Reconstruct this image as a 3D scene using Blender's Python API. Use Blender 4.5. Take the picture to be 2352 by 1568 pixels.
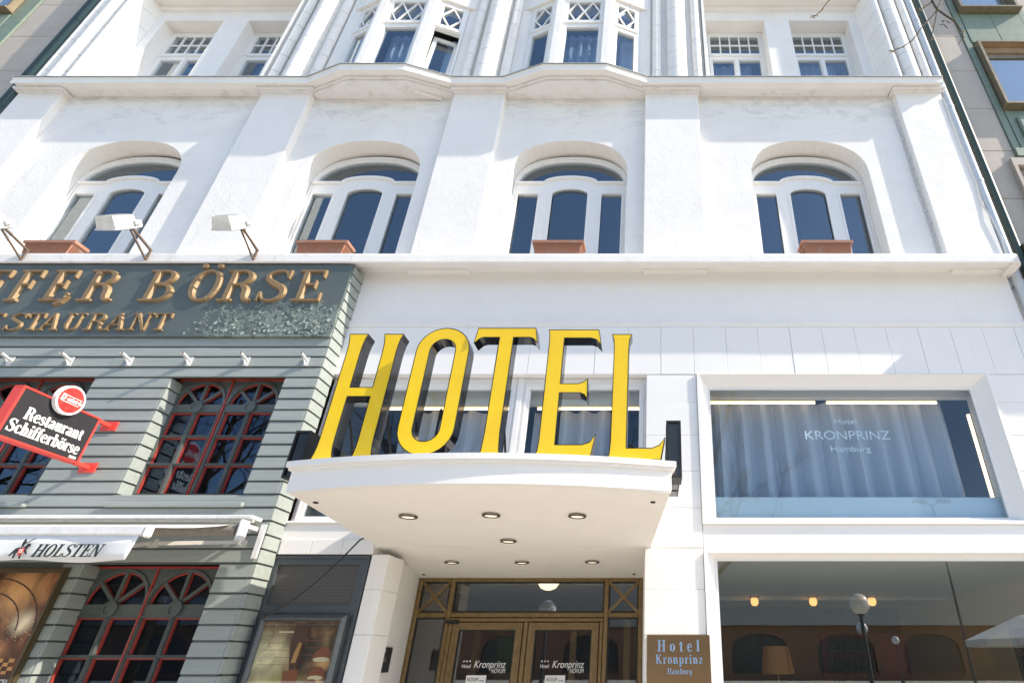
import bpy, bmesh, math, random
from math import sin, cos, tan, atan, atan2, radians, pi, hypot
from mathutils import Vector, Matrix
from mathutils.geometry import tessellate_polygon
random.seed(7)
for _o in list(bpy.data.objects): bpy.data.objects.remove(_o)
S = bpy.context.scene
COL = S.collection
# ---------------------------------------------------------------- camera
PITCH = radians(29.8); FPX = 1285.0; PX = 1505.0; CAMD = 6.5; EYE = 1.6
cd = bpy.data.cameras.new('camera'); cam = bpy.data.objects.new('camera', cd); COL.objects.link(cam)
cam.location = (0, -CAMD, EYE)
cam.rotation_euler = (pi/2 + PITCH, 0, 0)
cd.sensor_width = 36; cd.lens = FPX/2352*36
cd.shift_x = -(PX-1176)/2352; cd.clip_end = 2000; cd.clip_start = 0.05
S.camera = cam
# ---------------------------------------------------------------- sky, sun, exposure
SUN = Vector((4.7, -1.0, 3.65)).normalized()
W = bpy.data.worlds.new('World'); S.world = W; W.use_nodes = True
wn = W.node_tree.nodes; wl = W.node_tree.links
sky = wn.new('ShaderNodeTexSky'); sky.sky_type = 'NISHITA'; sky.sun_disc = False
sky.sun_elevation = math.asin(SUN.z); sky.sun_rotation = atan2(SUN.x, SUN.y)
sky.air_density = 1.0; sky.dust_density = 0.7; sky.ozone_density = 1.0
wn['Background'].inputs[1].default_value = 0.15
wl.new(sky.outputs[0], wn['Background'].inputs[0])
sd = bpy.data.lights.new('sun', 'SUN'); sd.energy = 3.4; sd.angle = radians(0.53); sd.color = (1, .90, .76)
so = bpy.data.objects.new('sun', sd); COL.objects.link(so)
so.rotation_euler = SUN.to_track_quat('Z', 'Y').to_euler(); so.location = SUN*60
S.view_settings.view_transform = 'Standard'; S.view_settings.look = 'None'
S.view_settings.exposure = 1.08; S.view_settings.gamma = 1
S.render.engine = 'CYCLES'
try:
    S.cycles.max_bounces = 10; S.cycles.transparent_max_bounces = 16; S.cycles.glossy_bounces = 6
except Exception: pass
# ---------------------------------------------------------------- photo measure helpers (pixels of a 2352x1568 view)
def Zp(y, Y=0.0): return EYE + (CAMD+Y)*tan(PITCH + atan((784-y)/FPX))
def Xp(x, y, Y=0.0): return (x-PX)*((CAMD+Y)*cos(PITCH) + (Zp(y, Y)-EYE)*sin(PITCH))/FPX
def PP(x, y, Y=0.0): return Vector((Xp(x, y, Y), Y, Zp(y, Y)))
# ---------------------------------------------------------------- materials
def mat(name, col, rough=.6, metal=0., col2=None, ns=3., ramp=(.4, .65), bump=0., bs=40., bd=.01, spec=.5, emit=None, es=0., detail=6., bump2=0., bs2=6., coat=0., stretch=None):
    m = bpy.data.materials.new(name); m.use_nodes = True
    n = m.node_tree.nodes; l = m.node_tree.links; b = n['Principled BSDF']
    b.inputs['Base Color'].default_value = (*col, 1); b.inputs['Roughness'].default_value = rough
    b.inputs['Metallic'].default_value = metal; b.inputs['Specular IOR Level'].default_value = spec
    if coat: b.inputs['Coat Weight'].default_value = coat
    g = n.new('ShaderNodeNewGeometry'); src = g.outputs['Position']
    if stretch:
        mp = n.new('ShaderNodeMapping'); mp.inputs['Scale'].default_value = stretch
        l.new(src, mp.inputs[0]); src = mp.outputs[0]
    if col2:
        t = n.new('ShaderNodeTexNoise'); t.inputs['Scale'].default_value = ns; t.inputs['Detail'].default_value = detail
        t.inputs['Roughness'].default_value = .65
        l.new(src, t.inputs['Vector'])
        r = n.new('ShaderNodeValToRGB'); r.color_ramp.elements[0].position = ramp[0]; r.color_ramp.elements[1].position = ramp[1]
        r.color_ramp.elements[0].color = (*col, 1); r.color_ramp.elements[1].color = (*col2, 1)
        l.new(t.outputs['Fac'], r.inputs[0]); l.new(r.outputs[0], b.inputs['Base Color'])
    last = None
    for st, sc in ((bump, bs), (bump2, bs2)):
        if not st: continue
        t = n.new('ShaderNodeTexNoise'); t.inputs['Scale'].default_value = sc; t.inputs['Detail'].default_value = 5
        l.new(src, t.inputs['Vector'])
        bp = n.new('ShaderNodeBump'); bp.inputs['Strength'].default_value = st; bp.inputs['Distance'].default_value = bd
        l.new(t.outputs['Fac'], bp.inputs['Height'])
        if last: l.new(last, bp.inputs['Normal'])
        last = bp.outputs[0]
    if last: l.new(last, b.inputs['Normal'])
    if emit:
        b.inputs['Emission Color'].default_value = (*emit, 1); b.inputs['Emission Strength'].default_value = es
    return m
def glass(name, tint=(1, 1, 1), f0=.055, refl=(.97, .98, 1.)):
    m = bpy.data.materials.new(name); m.use_nodes = True
    n = m.node_tree.nodes; l = m.node_tree.links; n.remove(n['Principled BSDF'])
    tr = n.new('ShaderNodeBsdfTransparent'); tr.inputs[0].default_value = (*tint, 1)
    gl = n.new('ShaderNodeBsdfGlossy'); gl.inputs['Roughness'].default_value = 0.0
    gl.inputs['Color'].default_value = (*refl, 1)
    lw = n.new('ShaderNodeLayerWeight'); lw.inputs[0].default_value = .5
    p = n.new('ShaderNodeMath'); p.operation = 'POWER'; p.inputs[1].default_value = 5
    a = n.new('ShaderNodeMath'); a.operation = 'MULTIPLY_ADD'; a.inputs[1].default_value = 1-f0; a.inputs[2].default_value = f0
    l.new(lw.outputs['Facing'], p.inputs[0]); l.new(p.outputs[0], a.inputs[0])
    # slight waviness of the sheet
    g = n.new('ShaderNodeNewGeometry'); t = n.new('ShaderNodeTexNoise'); t.inputs['Scale'].default_value = 1.3
    bp = n.new('ShaderNodeBump'); bp.inputs['Strength'].default_value = .008; bp.inputs['Distance'].default_value = .02
    l.new(g.outputs['Position'], t.inputs['Vector']); l.new(t.outputs['Fac'], bp.inputs['Height']); l.new(bp.outputs[0], gl.inputs['Normal'])
    mx = n.new('ShaderNodeMixShader'); l.new(a.outputs[0], mx.inputs[0]); l.new(tr.outputs[0], mx.inputs[1]); l.new(gl.outputs[0], mx.inputs[2])
    l.new(mx.outputs[0], n['Material Output'].inputs[0])
    return m
M = {}
M['plaster'] = mat('plaster', (.85, .825, .785), .85, col2=(.79, .765, .725), ns=1.6, ramp=(.45, .75), bump=.42, bs=26, bd=.008, bump2=.6, bs2=5, spec=.2)
M['stucco'] = mat('stucco_dirty', (.80, .79, .77), .85, col2=(.60, .57, .52), ns=5, ramp=(.52, .8), bump=.4, bs=40, bd=.006, spec=.25)
M['trim'] = mat('painted_trim', (.82, .805, .775), .42, col2=(.77, .755, .725), ns=8, ramp=(.5, .8), spec=.45)
M['panel'] = mat('painted_panel', (.85, .835, .805), .6, col2=(.82, .805, .775), ns=3, ramp=(.45, .8), bump=.12, bs=60, bd=.004, bump2=.12, bs2=3, spec=.35)
M['soffit'] = mat('soffit_paint', (.88, .855, .81), .8, col2=(.855, .83, .785), ns=4, spec=.2)
M['glass'] = glass('window_glass', (.88, .92, .95), .115, (.82, .92, 1.))
M['shopglass'] = glass('shop_glass', (.95, .97, .97), .085, (.95, .98, 1.)); M['showglass'] = glass('show_window_glass', (.92, .96, .98), .035, (.75, .88, 1.))
M['restglass'] = glass('restaurant_glass', (.9, .93, .95), .042, (.55, .72, 1.)); M['loungeglass'] = glass('lounge_glass', (.9, .93, .92), .12, (.97, 1., .97))
M['armgrey'] = mat('arm_grey', (.40, .385, .36), .5)
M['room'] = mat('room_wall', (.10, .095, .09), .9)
M['roomlight'] = mat('room_pale', (.74, .66, .54), .9)
M['flash'] = mat('lead_flashing', (.36, .385, .375), .5, .2, col2=(.50, .51, .49), ns=12)
M['curtain'] = mat('curtain_cloth', (.40, .43, .48), .9)
M['curtain2'] = mat('sheer_curtain', (.30, .36, .44), .9)
M['terra'] = mat('terracotta', (.36, .165, .10), .8, col2=(.30, .17, .125), ns=9, ramp=(.4, .7), bump=.2, bs=50)
M['soil'] = mat('soil', (.05, .035, .02), .95); M['flower'] = mat('flower_yellow', (.75, .5, .03), .7); M['leaf'] = mat('leaf_green', (.09, .13, .03), .7)
M['plank'] = mat('green_plank', (.285, .318, .298), .5, col2=(.335, .368, .345), ns=2.2, ramp=(.35, .7), bump=.22, bs=18, bd=.004, spec=.4, stretch=(1, 6, 9))
M['gframe'] = mat('green_frame', (.085, .10, .094), .4, col2=(.10, .118, .11), ns=7, spec=.5)
M['red'] = mat('red_trim', (.40, .05, .035), .45, col2=(.33, .045, .033), ns=9)
M['signred'] = mat('sign_red', (.72, .06, .045), .4)
M['signblack'] = mat('sign_black', (.022, .022, .026), .5)
M['white'] = mat('print_white', (.85, .85, .83), .5)
M['gold'] = mat('gold_paint', (.27, .18, .09), .55, .2, col2=(.42, .35, .24), ns=18, ramp=(.6, .72), spec=.4)
M['yellow'] = mat('sign_yellow', (.88, .60, .004), .28, col2=(.82, .53, .004), ns=1.2, spec=.5, coat=.3)
M['ltside'] = mat('letter_side', (.012, .013, .016), .09, spec=.45)
M['alu'] = mat('aluminium', (.62, .63, .64), .35, .9)
M['galv'] = mat('galvanised', (.62, .62, .62), .45, .35)
M['white_metal'] = mat('white_metal', (.80, .80, .79), .4, col2=(.70, .70, .68), ns=14)
M['lampwhite'] = mat('lamp_housing', (.74, .74, .72), .5, col2=(.6, .6, .57), ns=10)
M['rust'] = mat('dark_steel', (.09, .07, .055), .6, col2=(.16, .10, .06), ns=20)
M['bronze'] = mat('bronze_anodised', (.27, .185, .085), .34, .6, col2=(.21, .14, .06), ns=12)
M['black'] = mat('black_gasket', (.012, .012, .012), .5)
M['brass'] = mat('brass_plate', (.46, .305, .165), .22, 1., bump=.05, bs=260, bd=.001, bump2=.25, bs2=5)
M['blue'] = mat('enamel_blue', (.02, .20, .50), .35); M['palegold'] = mat('cut_edge', (.72, .74, .72), .35, .3)
M['greymetal'] = mat('grey_metal', (.075, .088, .098), .4, .2, col2=(.095, .107, .115), ns=9)
M['awnfab'] = mat('awning_fabric', (.78, .78, .77), .85); M['awnunder'] = mat('awning_roll', (.30, .275, .24), .9, col2=(.25, .23, .2), ns=14)
M['stone'] = mat('limestone', (.42, .37, .315), .75, col2=(.48, .43, .37), ns=1.7, ramp=(.35, .7), bump=.1, bs=70, bd=.003)
M['copper'] = mat('green_copper', (.16, .21, .165), .55, col2=(.21, .26, .20), ns=6, ramp=(.35, .7))
M['coppertrim'] = mat('bronze_window', (.20, .16, .10), .45, .3, col2=(.26, .22, .15), ns=10)
M['tan'] = mat('tan_reveal', (.30, .20, .11), .7, col2=(.38, .26, .15), ns=5)
M['darkgreen'] = mat('dark_green_pipe', (.03, .055, .045), .4)
M['pipe'] = mat('zinc_pipe', (.52, .56, .61), .42, .1, col2=(.58, .62, .66), ns=9)
M['bark'] = mat('bark', (.075, .055, .04), .9, col2=(.11, .085, .06), ns=30)
M['bud'] = mat('bud', (.32, .24, .05), .8); M['deadleaf'] = mat('dead_leaf', (.12, .05, .025), .8)
M['pave'] = mat('paving', (.56, .51, .435), .85, col2=(.50, .455, .39), ns=2); M['asphalt'] = mat('asphalt', (.06, .06, .062), .9)
M['cable'] = mat('cable_black', (.02, .02, .02), .5); M['cablew'] = mat('cable_white', (.7, .7, .68), .5)
M['led'] = mat('warm_tube', (.9, .8, .6), .5, emit=(1., .66, .34), es=1.6)
M['bulb'] = mat('warm_lens', (.9, .8, .6), .3, emit=(1., .74, .42), es=2.2)
M['bulbdim'] = mat('dim_lens', (.75, .70, .62), .2, emit=(1., .85, .62), es=.35)
M['amber'] = mat('amber_glass', (.6, .3, .08), .3, emit=(1., .46, .14), es=1.0)
M['opal'] = mat('opal_globe', (.88, .87, .84), .25)
def stain(m, z0, z1, dark, thr=(.48, .68), sc=(2.2, 2.2, 5.)):
    # grey weathering under the eaves line, its shape from noise
    n = m.node_tree.nodes; l = m.node_tree.links; b = n['Principled BSDF']
    g = n.new('ShaderNodeNewGeometry'); sp = n.new('ShaderNodeSeparateXYZ'); l.new(g.outputs['Position'], sp.inputs[0])
    r = n.new('ShaderNodeMapRange'); r.inputs['From Min'].default_value = z0; r.inputs['From Max'].default_value = z1; r.inputs['To Max'].default_value = .22; l.new(sp.outputs['Z'], r.inputs['Value'])
    mp = n.new('ShaderNodeMapping'); mp.inputs['Scale'].default_value = sc; l.new(g.outputs['Position'], mp.inputs[0])
    t = n.new('ShaderNodeTexNoise'); t.inputs['Scale'].default_value = 1.; t.inputs['Detail'].default_value = 9; t.inputs['Roughness'].default_value = .7; t.inputs['Distortion'].default_value = .8; l.new(mp.outputs[0], t.inputs['Vector'])
    a = n.new('ShaderNodeMath'); a.operation = 'ADD'; l.new(t.outputs['Fac'], a.inputs[0]); l.new(r.outputs[0], a.inputs[1])
    k = n.new('ShaderNodeMath'); k.operation = 'MULTIPLY'; cr = n.new('ShaderNodeValToRGB'); cr.color_ramp.elements[0].position = thr[0]+.15; cr.color_ramp.elements[1].position = thr[1]+.15; l.new(a.outputs[0], cr.inputs[0])
    l.new(cr.outputs[0], k.inputs[0]); k.inputs[1].default_value = .5
    mx = n.new('ShaderNodeMix'); mx.data_type = 'RGBA'; l.new(k.outputs[0], mx.inputs['Factor'])
    l.new(b.inputs['Base Color'].links[0].from_socket, mx.inputs['A']); mx.inputs['B'].default_value = (*dark, 1); l.new(mx.outputs['Result'], b.inputs['Base Color'])
M['wallplaster'] = mat('wall_plaster', (.85, .825, .785), .85, col2=(.795, .77, .73), ns=1.6, ramp=(.45, .75), bump=.42, bs=26, bd=.008, bump2=.6, bs2=5, spec=.2)
stain(M['wallplaster'], 9.2, 10.6, (.50, .49, .48))
def streaks(m, dark, amt=.35, sc=(7., 7., .5), thr=(.60, .78)):
    # rain streaks and soot running down the paint
    n = m.node_tree.nodes; l = m.node_tree.links; b = n['Principled BSDF']; g = n.new('ShaderNodeNewGeometry')
    mp = n.new('ShaderNodeMapping'); mp.inputs['Scale'].default_value = sc; l.new(g.outputs['Position'], mp.inputs[0])
    t = n.new('ShaderNodeTexNoise'); t.inputs['Scale'].default_value = 1.; t.inputs['Detail'].default_value = 8; t.inputs['Roughness'].default_value = .72; t.inputs['Distortion'].default_value = .4; l.new(mp.outputs[0], t.inputs['Vector'])
    r = n.new('ShaderNodeMapRange'); r.inputs['From Min'].default_value = thr[0]; r.inputs['From Max'].default_value = thr[1]; r.inputs['To Max'].default_value = amt; l.new(t.outputs['Fac'], r.inputs['Value'])
    mx = n.new('ShaderNodeMix'); mx.data_type = 'RGBA'; l.new(r.outputs[0], mx.inputs['Factor']); l.new(b.inputs['Base Color'].links[0].from_socket, mx.inputs['A']); mx.inputs['B'].default_value = (*dark, 1); l.new(mx.outputs['Result'], b.inputs['Base Color'])
streaks(M['wallplaster'], (.45, .43, .40), .32); streaks(M['plaster'], (.45, .43, .40), .36); streaks(M['panel'], (.52, .49, .45), .22)
streaks(M['stucco'], (.30, .26, .22), .6, (9., 9., 9.), (.62, .74)); streaks(M['plank'], (.12, .14, .13), .4, (2.5, 8., 20.), (.60, .74)); streaks(M['yellow'], (.55, .33, .01), .35, (5., 5., 1.2)); streaks(M['soffit'], (.62, .56, .48), .3, (1.6, 1.6, 1.6)); streaks(M['stone'], (.27, .235, .20), .5, (3., 3., 1.)); streaks(M['copper'], (.10, .13, .10), .5, (5., 5., 1.))
streaks(M['terra'], (.5, .42, .36), .5, (9., 9., 9.), (.55, .7)); streaks(M['lampwhite'], (.35, .30, .25), .6, (14., 14., 14.), (.58, .7))
# ---------------------------------------------------------------- mesh builder
class MB:
    def __init__(s): s.v = []; s.f = []
    def add(s, vs, fs):
        o = len(s.v); s.v += [tuple(p) for p in vs]; s.f += [tuple(i+o for i in f) for f in fs]; return s
    def box(s, x0, x1, y0, y1, z0, z1):
        return s.add([(x0, y0, z0), (x1, y0, z0), (x1, y1, z0), (x0, y1, z0), (x0, y0, z1), (x1, y0, z1), (x1, y1, z1), (x0, y1, z1)],
                     [(0, 1, 2, 3), (4, 7, 6, 5), (0, 4, 5, 1), (1, 5, 6, 2), (2, 6, 7, 3), (3, 7, 4, 0)])
    def cbox(s, x0, x1, y0, y1, z0, z1, c=.006):
        c = min(c, (x1-x0)*.4, (y1-y0)*.4, (z1-z0)*.4)
        lo = (x0, y0, z0); hi = (x1, y1, z1); vs = []; ix = {}
        for sx in (0, 1):
            for sy in (0, 1):
                for sz in (0, 1):
                    sg = (sx, sy, sz)
                    for a in range(3):
                        p = [(hi[k]-(0 if k == a else c)) if sg[k] else (lo[k]+(0 if k == a else c)) for k in range(3)]
                        ix[sg, a] = len(vs); vs.append(p)
        fs = []
        for a in range(3):
            b, d = (a+1) % 3, (a+2) % 3
            for sa in (0, 1):
                q = []
                for sb, sdd in ((0, 0), (1, 0), (1, 1), (0, 1)):
                    k = [0, 0, 0]; k[a] = sa; k[b] = sb; k[d] = sdd; q.append(ix[tuple(k), a])
                fs.append(tuple(q))
            for sb in (0, 1):
                for sdd in (0, 1):
                    k0 = [0, 0, 0]; k0[b] = sb; k0[d] = sdd; k1 = list(k0); k1[a] = 1
                    fs.append((ix[tuple(k0), b], ix[tuple(k1), b], ix[tuple(k1), d], ix[tuple(k0), d]))
        for sx in (0, 1):
            for sy in (0, 1):
                for sz in (0, 1): fs.append(tuple(ix[(sx, sy, sz), a] for a in range(3)))
        return s.add(vs, fs)
    def plate(s, outer, holes=(), y0=0., y1=.05):
        loops = [[Vector((x, 0, z)) for x, z in lp] for lp in [outer, *holes]]
        flat = [p for lp in loops for p in lp]; n = len(flat)
        tris = tessellate_polygon(loops)
        vs = [(p.x, y0, p.z) for p in flat]+[(p.x, y1, p.z) for p in flat]
        fs = [tuple(t) for t in tris]+[tuple(i+n for i in reversed(t)) for t in tris]
        o = 0
        for lp in loops:
            k = len(lp)
            for i in range(k): a = o+i; b = o+(i+1) % k; fs.append((a, b, b+n, a+n))
            o += k
        return s.add(vs, fs)
    def hprism(s, poly, z0, z1):
        n = len(poly)
        zb = z0 if callable(z0) else (lambda x, y: z0)
        vs = [(x, y, zb(x, y)) for x, y in poly]+[(x, y, z1) for x, y in poly]
        return s.add(vs, [tuple(range(n-1, -1, -1)), tuple(range(n, 2*n))]+[(i, (i+1) % n, (i+1) % n+n, i+n) for i in range(n)])
    def tube(s, pts, r, n=8, cap=True):
        pts = [Vector(p) for p in pts]; rs = r if isinstance(r, (list, tuple)) else [r]*len(pts)
        vs = []; fs = []; up = None
        for i, p in enumerate(pts):
            d = (pts[min(i+1, len(pts)-1)]-pts[max(i-1, 0)]).normalized()
            if up is None: up = d.orthogonal().normalized()
            up = (up-d*up.dot(d)); up = up.normalized() if up.length > 1e-6 else d.orthogonal().normalized()
            w = d.cross(up)
            for k in range(n):
                a = 2*pi*k/n; vs.append(p+(up*cos(a)+w*sin(a))*rs[i])
        for i in range(len(pts)-1):
            for k in range(n):
                a = i*n+k; b = i*n+(k+1) % n; fs.append((a, b, b+n, a+n))
        if cap: fs.append(tuple(range(n-1, -1, -1))); m = (len(pts)-1)*n; fs.append(tuple(m+k for k in range(n)))
        return s.add(vs, fs)
    def lathe(s, c, prof, n=20, cap=True):
        vs = []; fs = []
        for r, z in prof:
            for k in range(n): a = 2*pi*k/n; vs.append((c[0]+r*cos(a), c[1]+r*sin(a), c[2]+z))
        for i in range(len(prof)-1):
            for k in range(n): a = i*n+k; b = i*n+(k+1) % n; fs.append((a, b, b+n, a+n))
        if cap: fs.append(tuple(range(n-1, -1, -1))); m = (len(prof)-1)*n; fs.append(tuple(m+k for k in range(n)))
        return s.add(vs, fs)
    def bar(s, a, b, w, y0, y1):            # flat bar in an XZ plane from a to b
        a = Vector(a); b = Vector(b); d = (b-a).normalized(); q = Vector((-d.y, d.x))*w/2
        return s.plate([tuple(a-q), tuple(b-q), tuple(b+q), tuple(a+q)], (), y0, y1)
    def ribbon(s, pts, y0, h, cham=.0, closed=False):   # pts (x,z,w) in an XZ plane, raised by h towards -Y
        n = len(pts); L = []; R = []; N = []
        for i, (x, z, w) in enumerate(pts):
            if closed: p = pts[(i-1) % n]; q = pts[(i+1) % n]
            else: p = pts[max(i-1, 0)]; q = pts[min(i+1, n-1)]
            d = Vector((q[0]-p[0], q[1]-p[1])); d = d.normalized() if d.length > 1e-9 else Vector((1, 0))
            N.append((Vector((-d.y, d.x)), d))
        vs = []
        for i, (x, z, w) in enumerate(pts):
            nn, d = N[i]; e = 0
            if not closed and cham: e = cham*w*.5*(1 if i == 0 else -1 if i == n-1 else 0)
            for t, y in ((.5, y0), (.5*(1-cham), y0-h), (-.5*(1-cham), y0-h), (-.5, y0)):
                ex = e if abs(t) < .5 and cham else 0
                vs.append((x+nn.x*w*t+d.x*ex, y, z+nn.y*w*t+d.y*ex))
        fs = []
        m = n if closed else n-1
        for i in range(m):
            a = i*4; b = ((i+1) % n)*4
            for k in range(4): fs.append((a+k, a+(k+1) % 4, b+(k+1) % 4, b+k))
        if not closed: fs += [(3, 2, 1, 0), tuple((n-1)*4+k for k in range(4))]
        return s.add(vs, fs)
LOCALS = set()
def finish(me, smooth=False):
    bm = bmesh.new(); bm.from_mesh(me); bmesh.ops.recalc_face_normals(bm, faces=bm.faces[:]); bm.to_mesh(me); bm.free()
    if smooth:
        me.polygons.foreach_set('use_smooth', [True]*len(me.polygons))
        try: me.set_sharp_from_angle(angle=radians(35))
        except Exception: pass
def link(name, me, m, parent=None):
    o = bpy.data.objects.new(name, me)
    if m is not None and len(me.materials) == 0: me.materials.append(M[m] if isinstance(m, str) else m)
    COL.objects.link(o)
    if parent is not None:
        o.parent = parent
        if parent.type == 'EMPTY' and parent not in LOCALS: o.matrix_parent_inverse = Matrix.Translation(-parent.location)
    return o
def obj(name, mb, m, parent=None, smooth=False, xf=None, label=None):
    me = bpy.data.meshes.new(name); vs = mb.v
    if xf is not None: vs = [tuple(xf @ Vector(p)) for p in vs]
    me.from_pydata(vs, [], mb.f); finish(me, smooth)
    o = link(name, me, m, parent)
    if label: o['label'] = label
    return o
def thing(name, label, cat, loc=(0, 0, 0), group=None, local=False):
    o = bpy.data.objects.new(name, None); COL.objects.link(o); o.location = loc; o.empty_display_size = .1
    o['label'] = label; o['category'] = cat
    if group: o['group'] = group
    if local: LOCALS.add(o)
    return o
def tag(o, label, cat, group=None):
    o['label'] = label; o['category'] = cat
    if group: o['group'] = group
    return o
def dup(root, loc, label, group=None):
    r = root.copy(); COL.objects.link(r); r.location = loc; r['label'] = label
    if group: r['group'] = group
    LOCALS.add(r)
    for ch in list(root.children):
        c = ch.copy(); COL.objects.link(c); c.parent = r
        for g in list(ch.children):
            e = g.copy(); COL.objects.link(e); e.parent = c
    return r
def rect(x0, x1, z0, z1): return [(x0, z0), (x1, z0), (x1, z1), (x0, z1)]
def disc(cx, cz, r, n=24, rz=None): return [(cx+r*cos(2*pi*k/n), cz+(rz or r)*sin(2*pi*k/n)) for k in range(n)]
# ---------------------------------------------------------------- a small slab-serif stroke alphabet
TK, TN = .19, .075
def _sp(p, n=5):          # Catmull-Rom through (x,y,w)
    out = []
    for i in range(len(p)-1):
        a = p[max(i-1, 0)]; b = p[i]; c = p[i+1]; d = p[min(i+2, len(p)-1)]
        for k in range(n):
            t = k/n
            out.append(tuple(.5*(2*b[j]+(c[j]-a[j])*t+(2*a[j]-5*b[j]+4*c[j]-d[j])*t*t+(3*b[j]-a[j]-3*c[j]+d[j])*t**3) for j in range(3)))
    out.append(p[-1]); return out
def _el(cx, cy, rx, ry, n=22, w=None):
    T, t = w or (TK, TN)
    return [(cx+(rx-(t+(T-t)*abs(cos(2*pi*k/n)))/2)*cos(2*pi*k/n), cy+(ry-t/2)*sin(2*pi*k/n), t+(T-t)*abs(cos(2*pi*k/n))**1.3) for k in range(n)]
def st(x, a, b, w=TK): return ('s', [(x, a, w), (x, b, w)])
def ln(x0, y0, x1, y1, w=TN): return ('s', [(x0, y0, w), (x1, y1, w)])
def sf(x, y, hw=.17): return ln(x-hw, y, x+hw, y, TN)
def cv(*p): return ('s', _sp(list(p)))
B0 = .037
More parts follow.
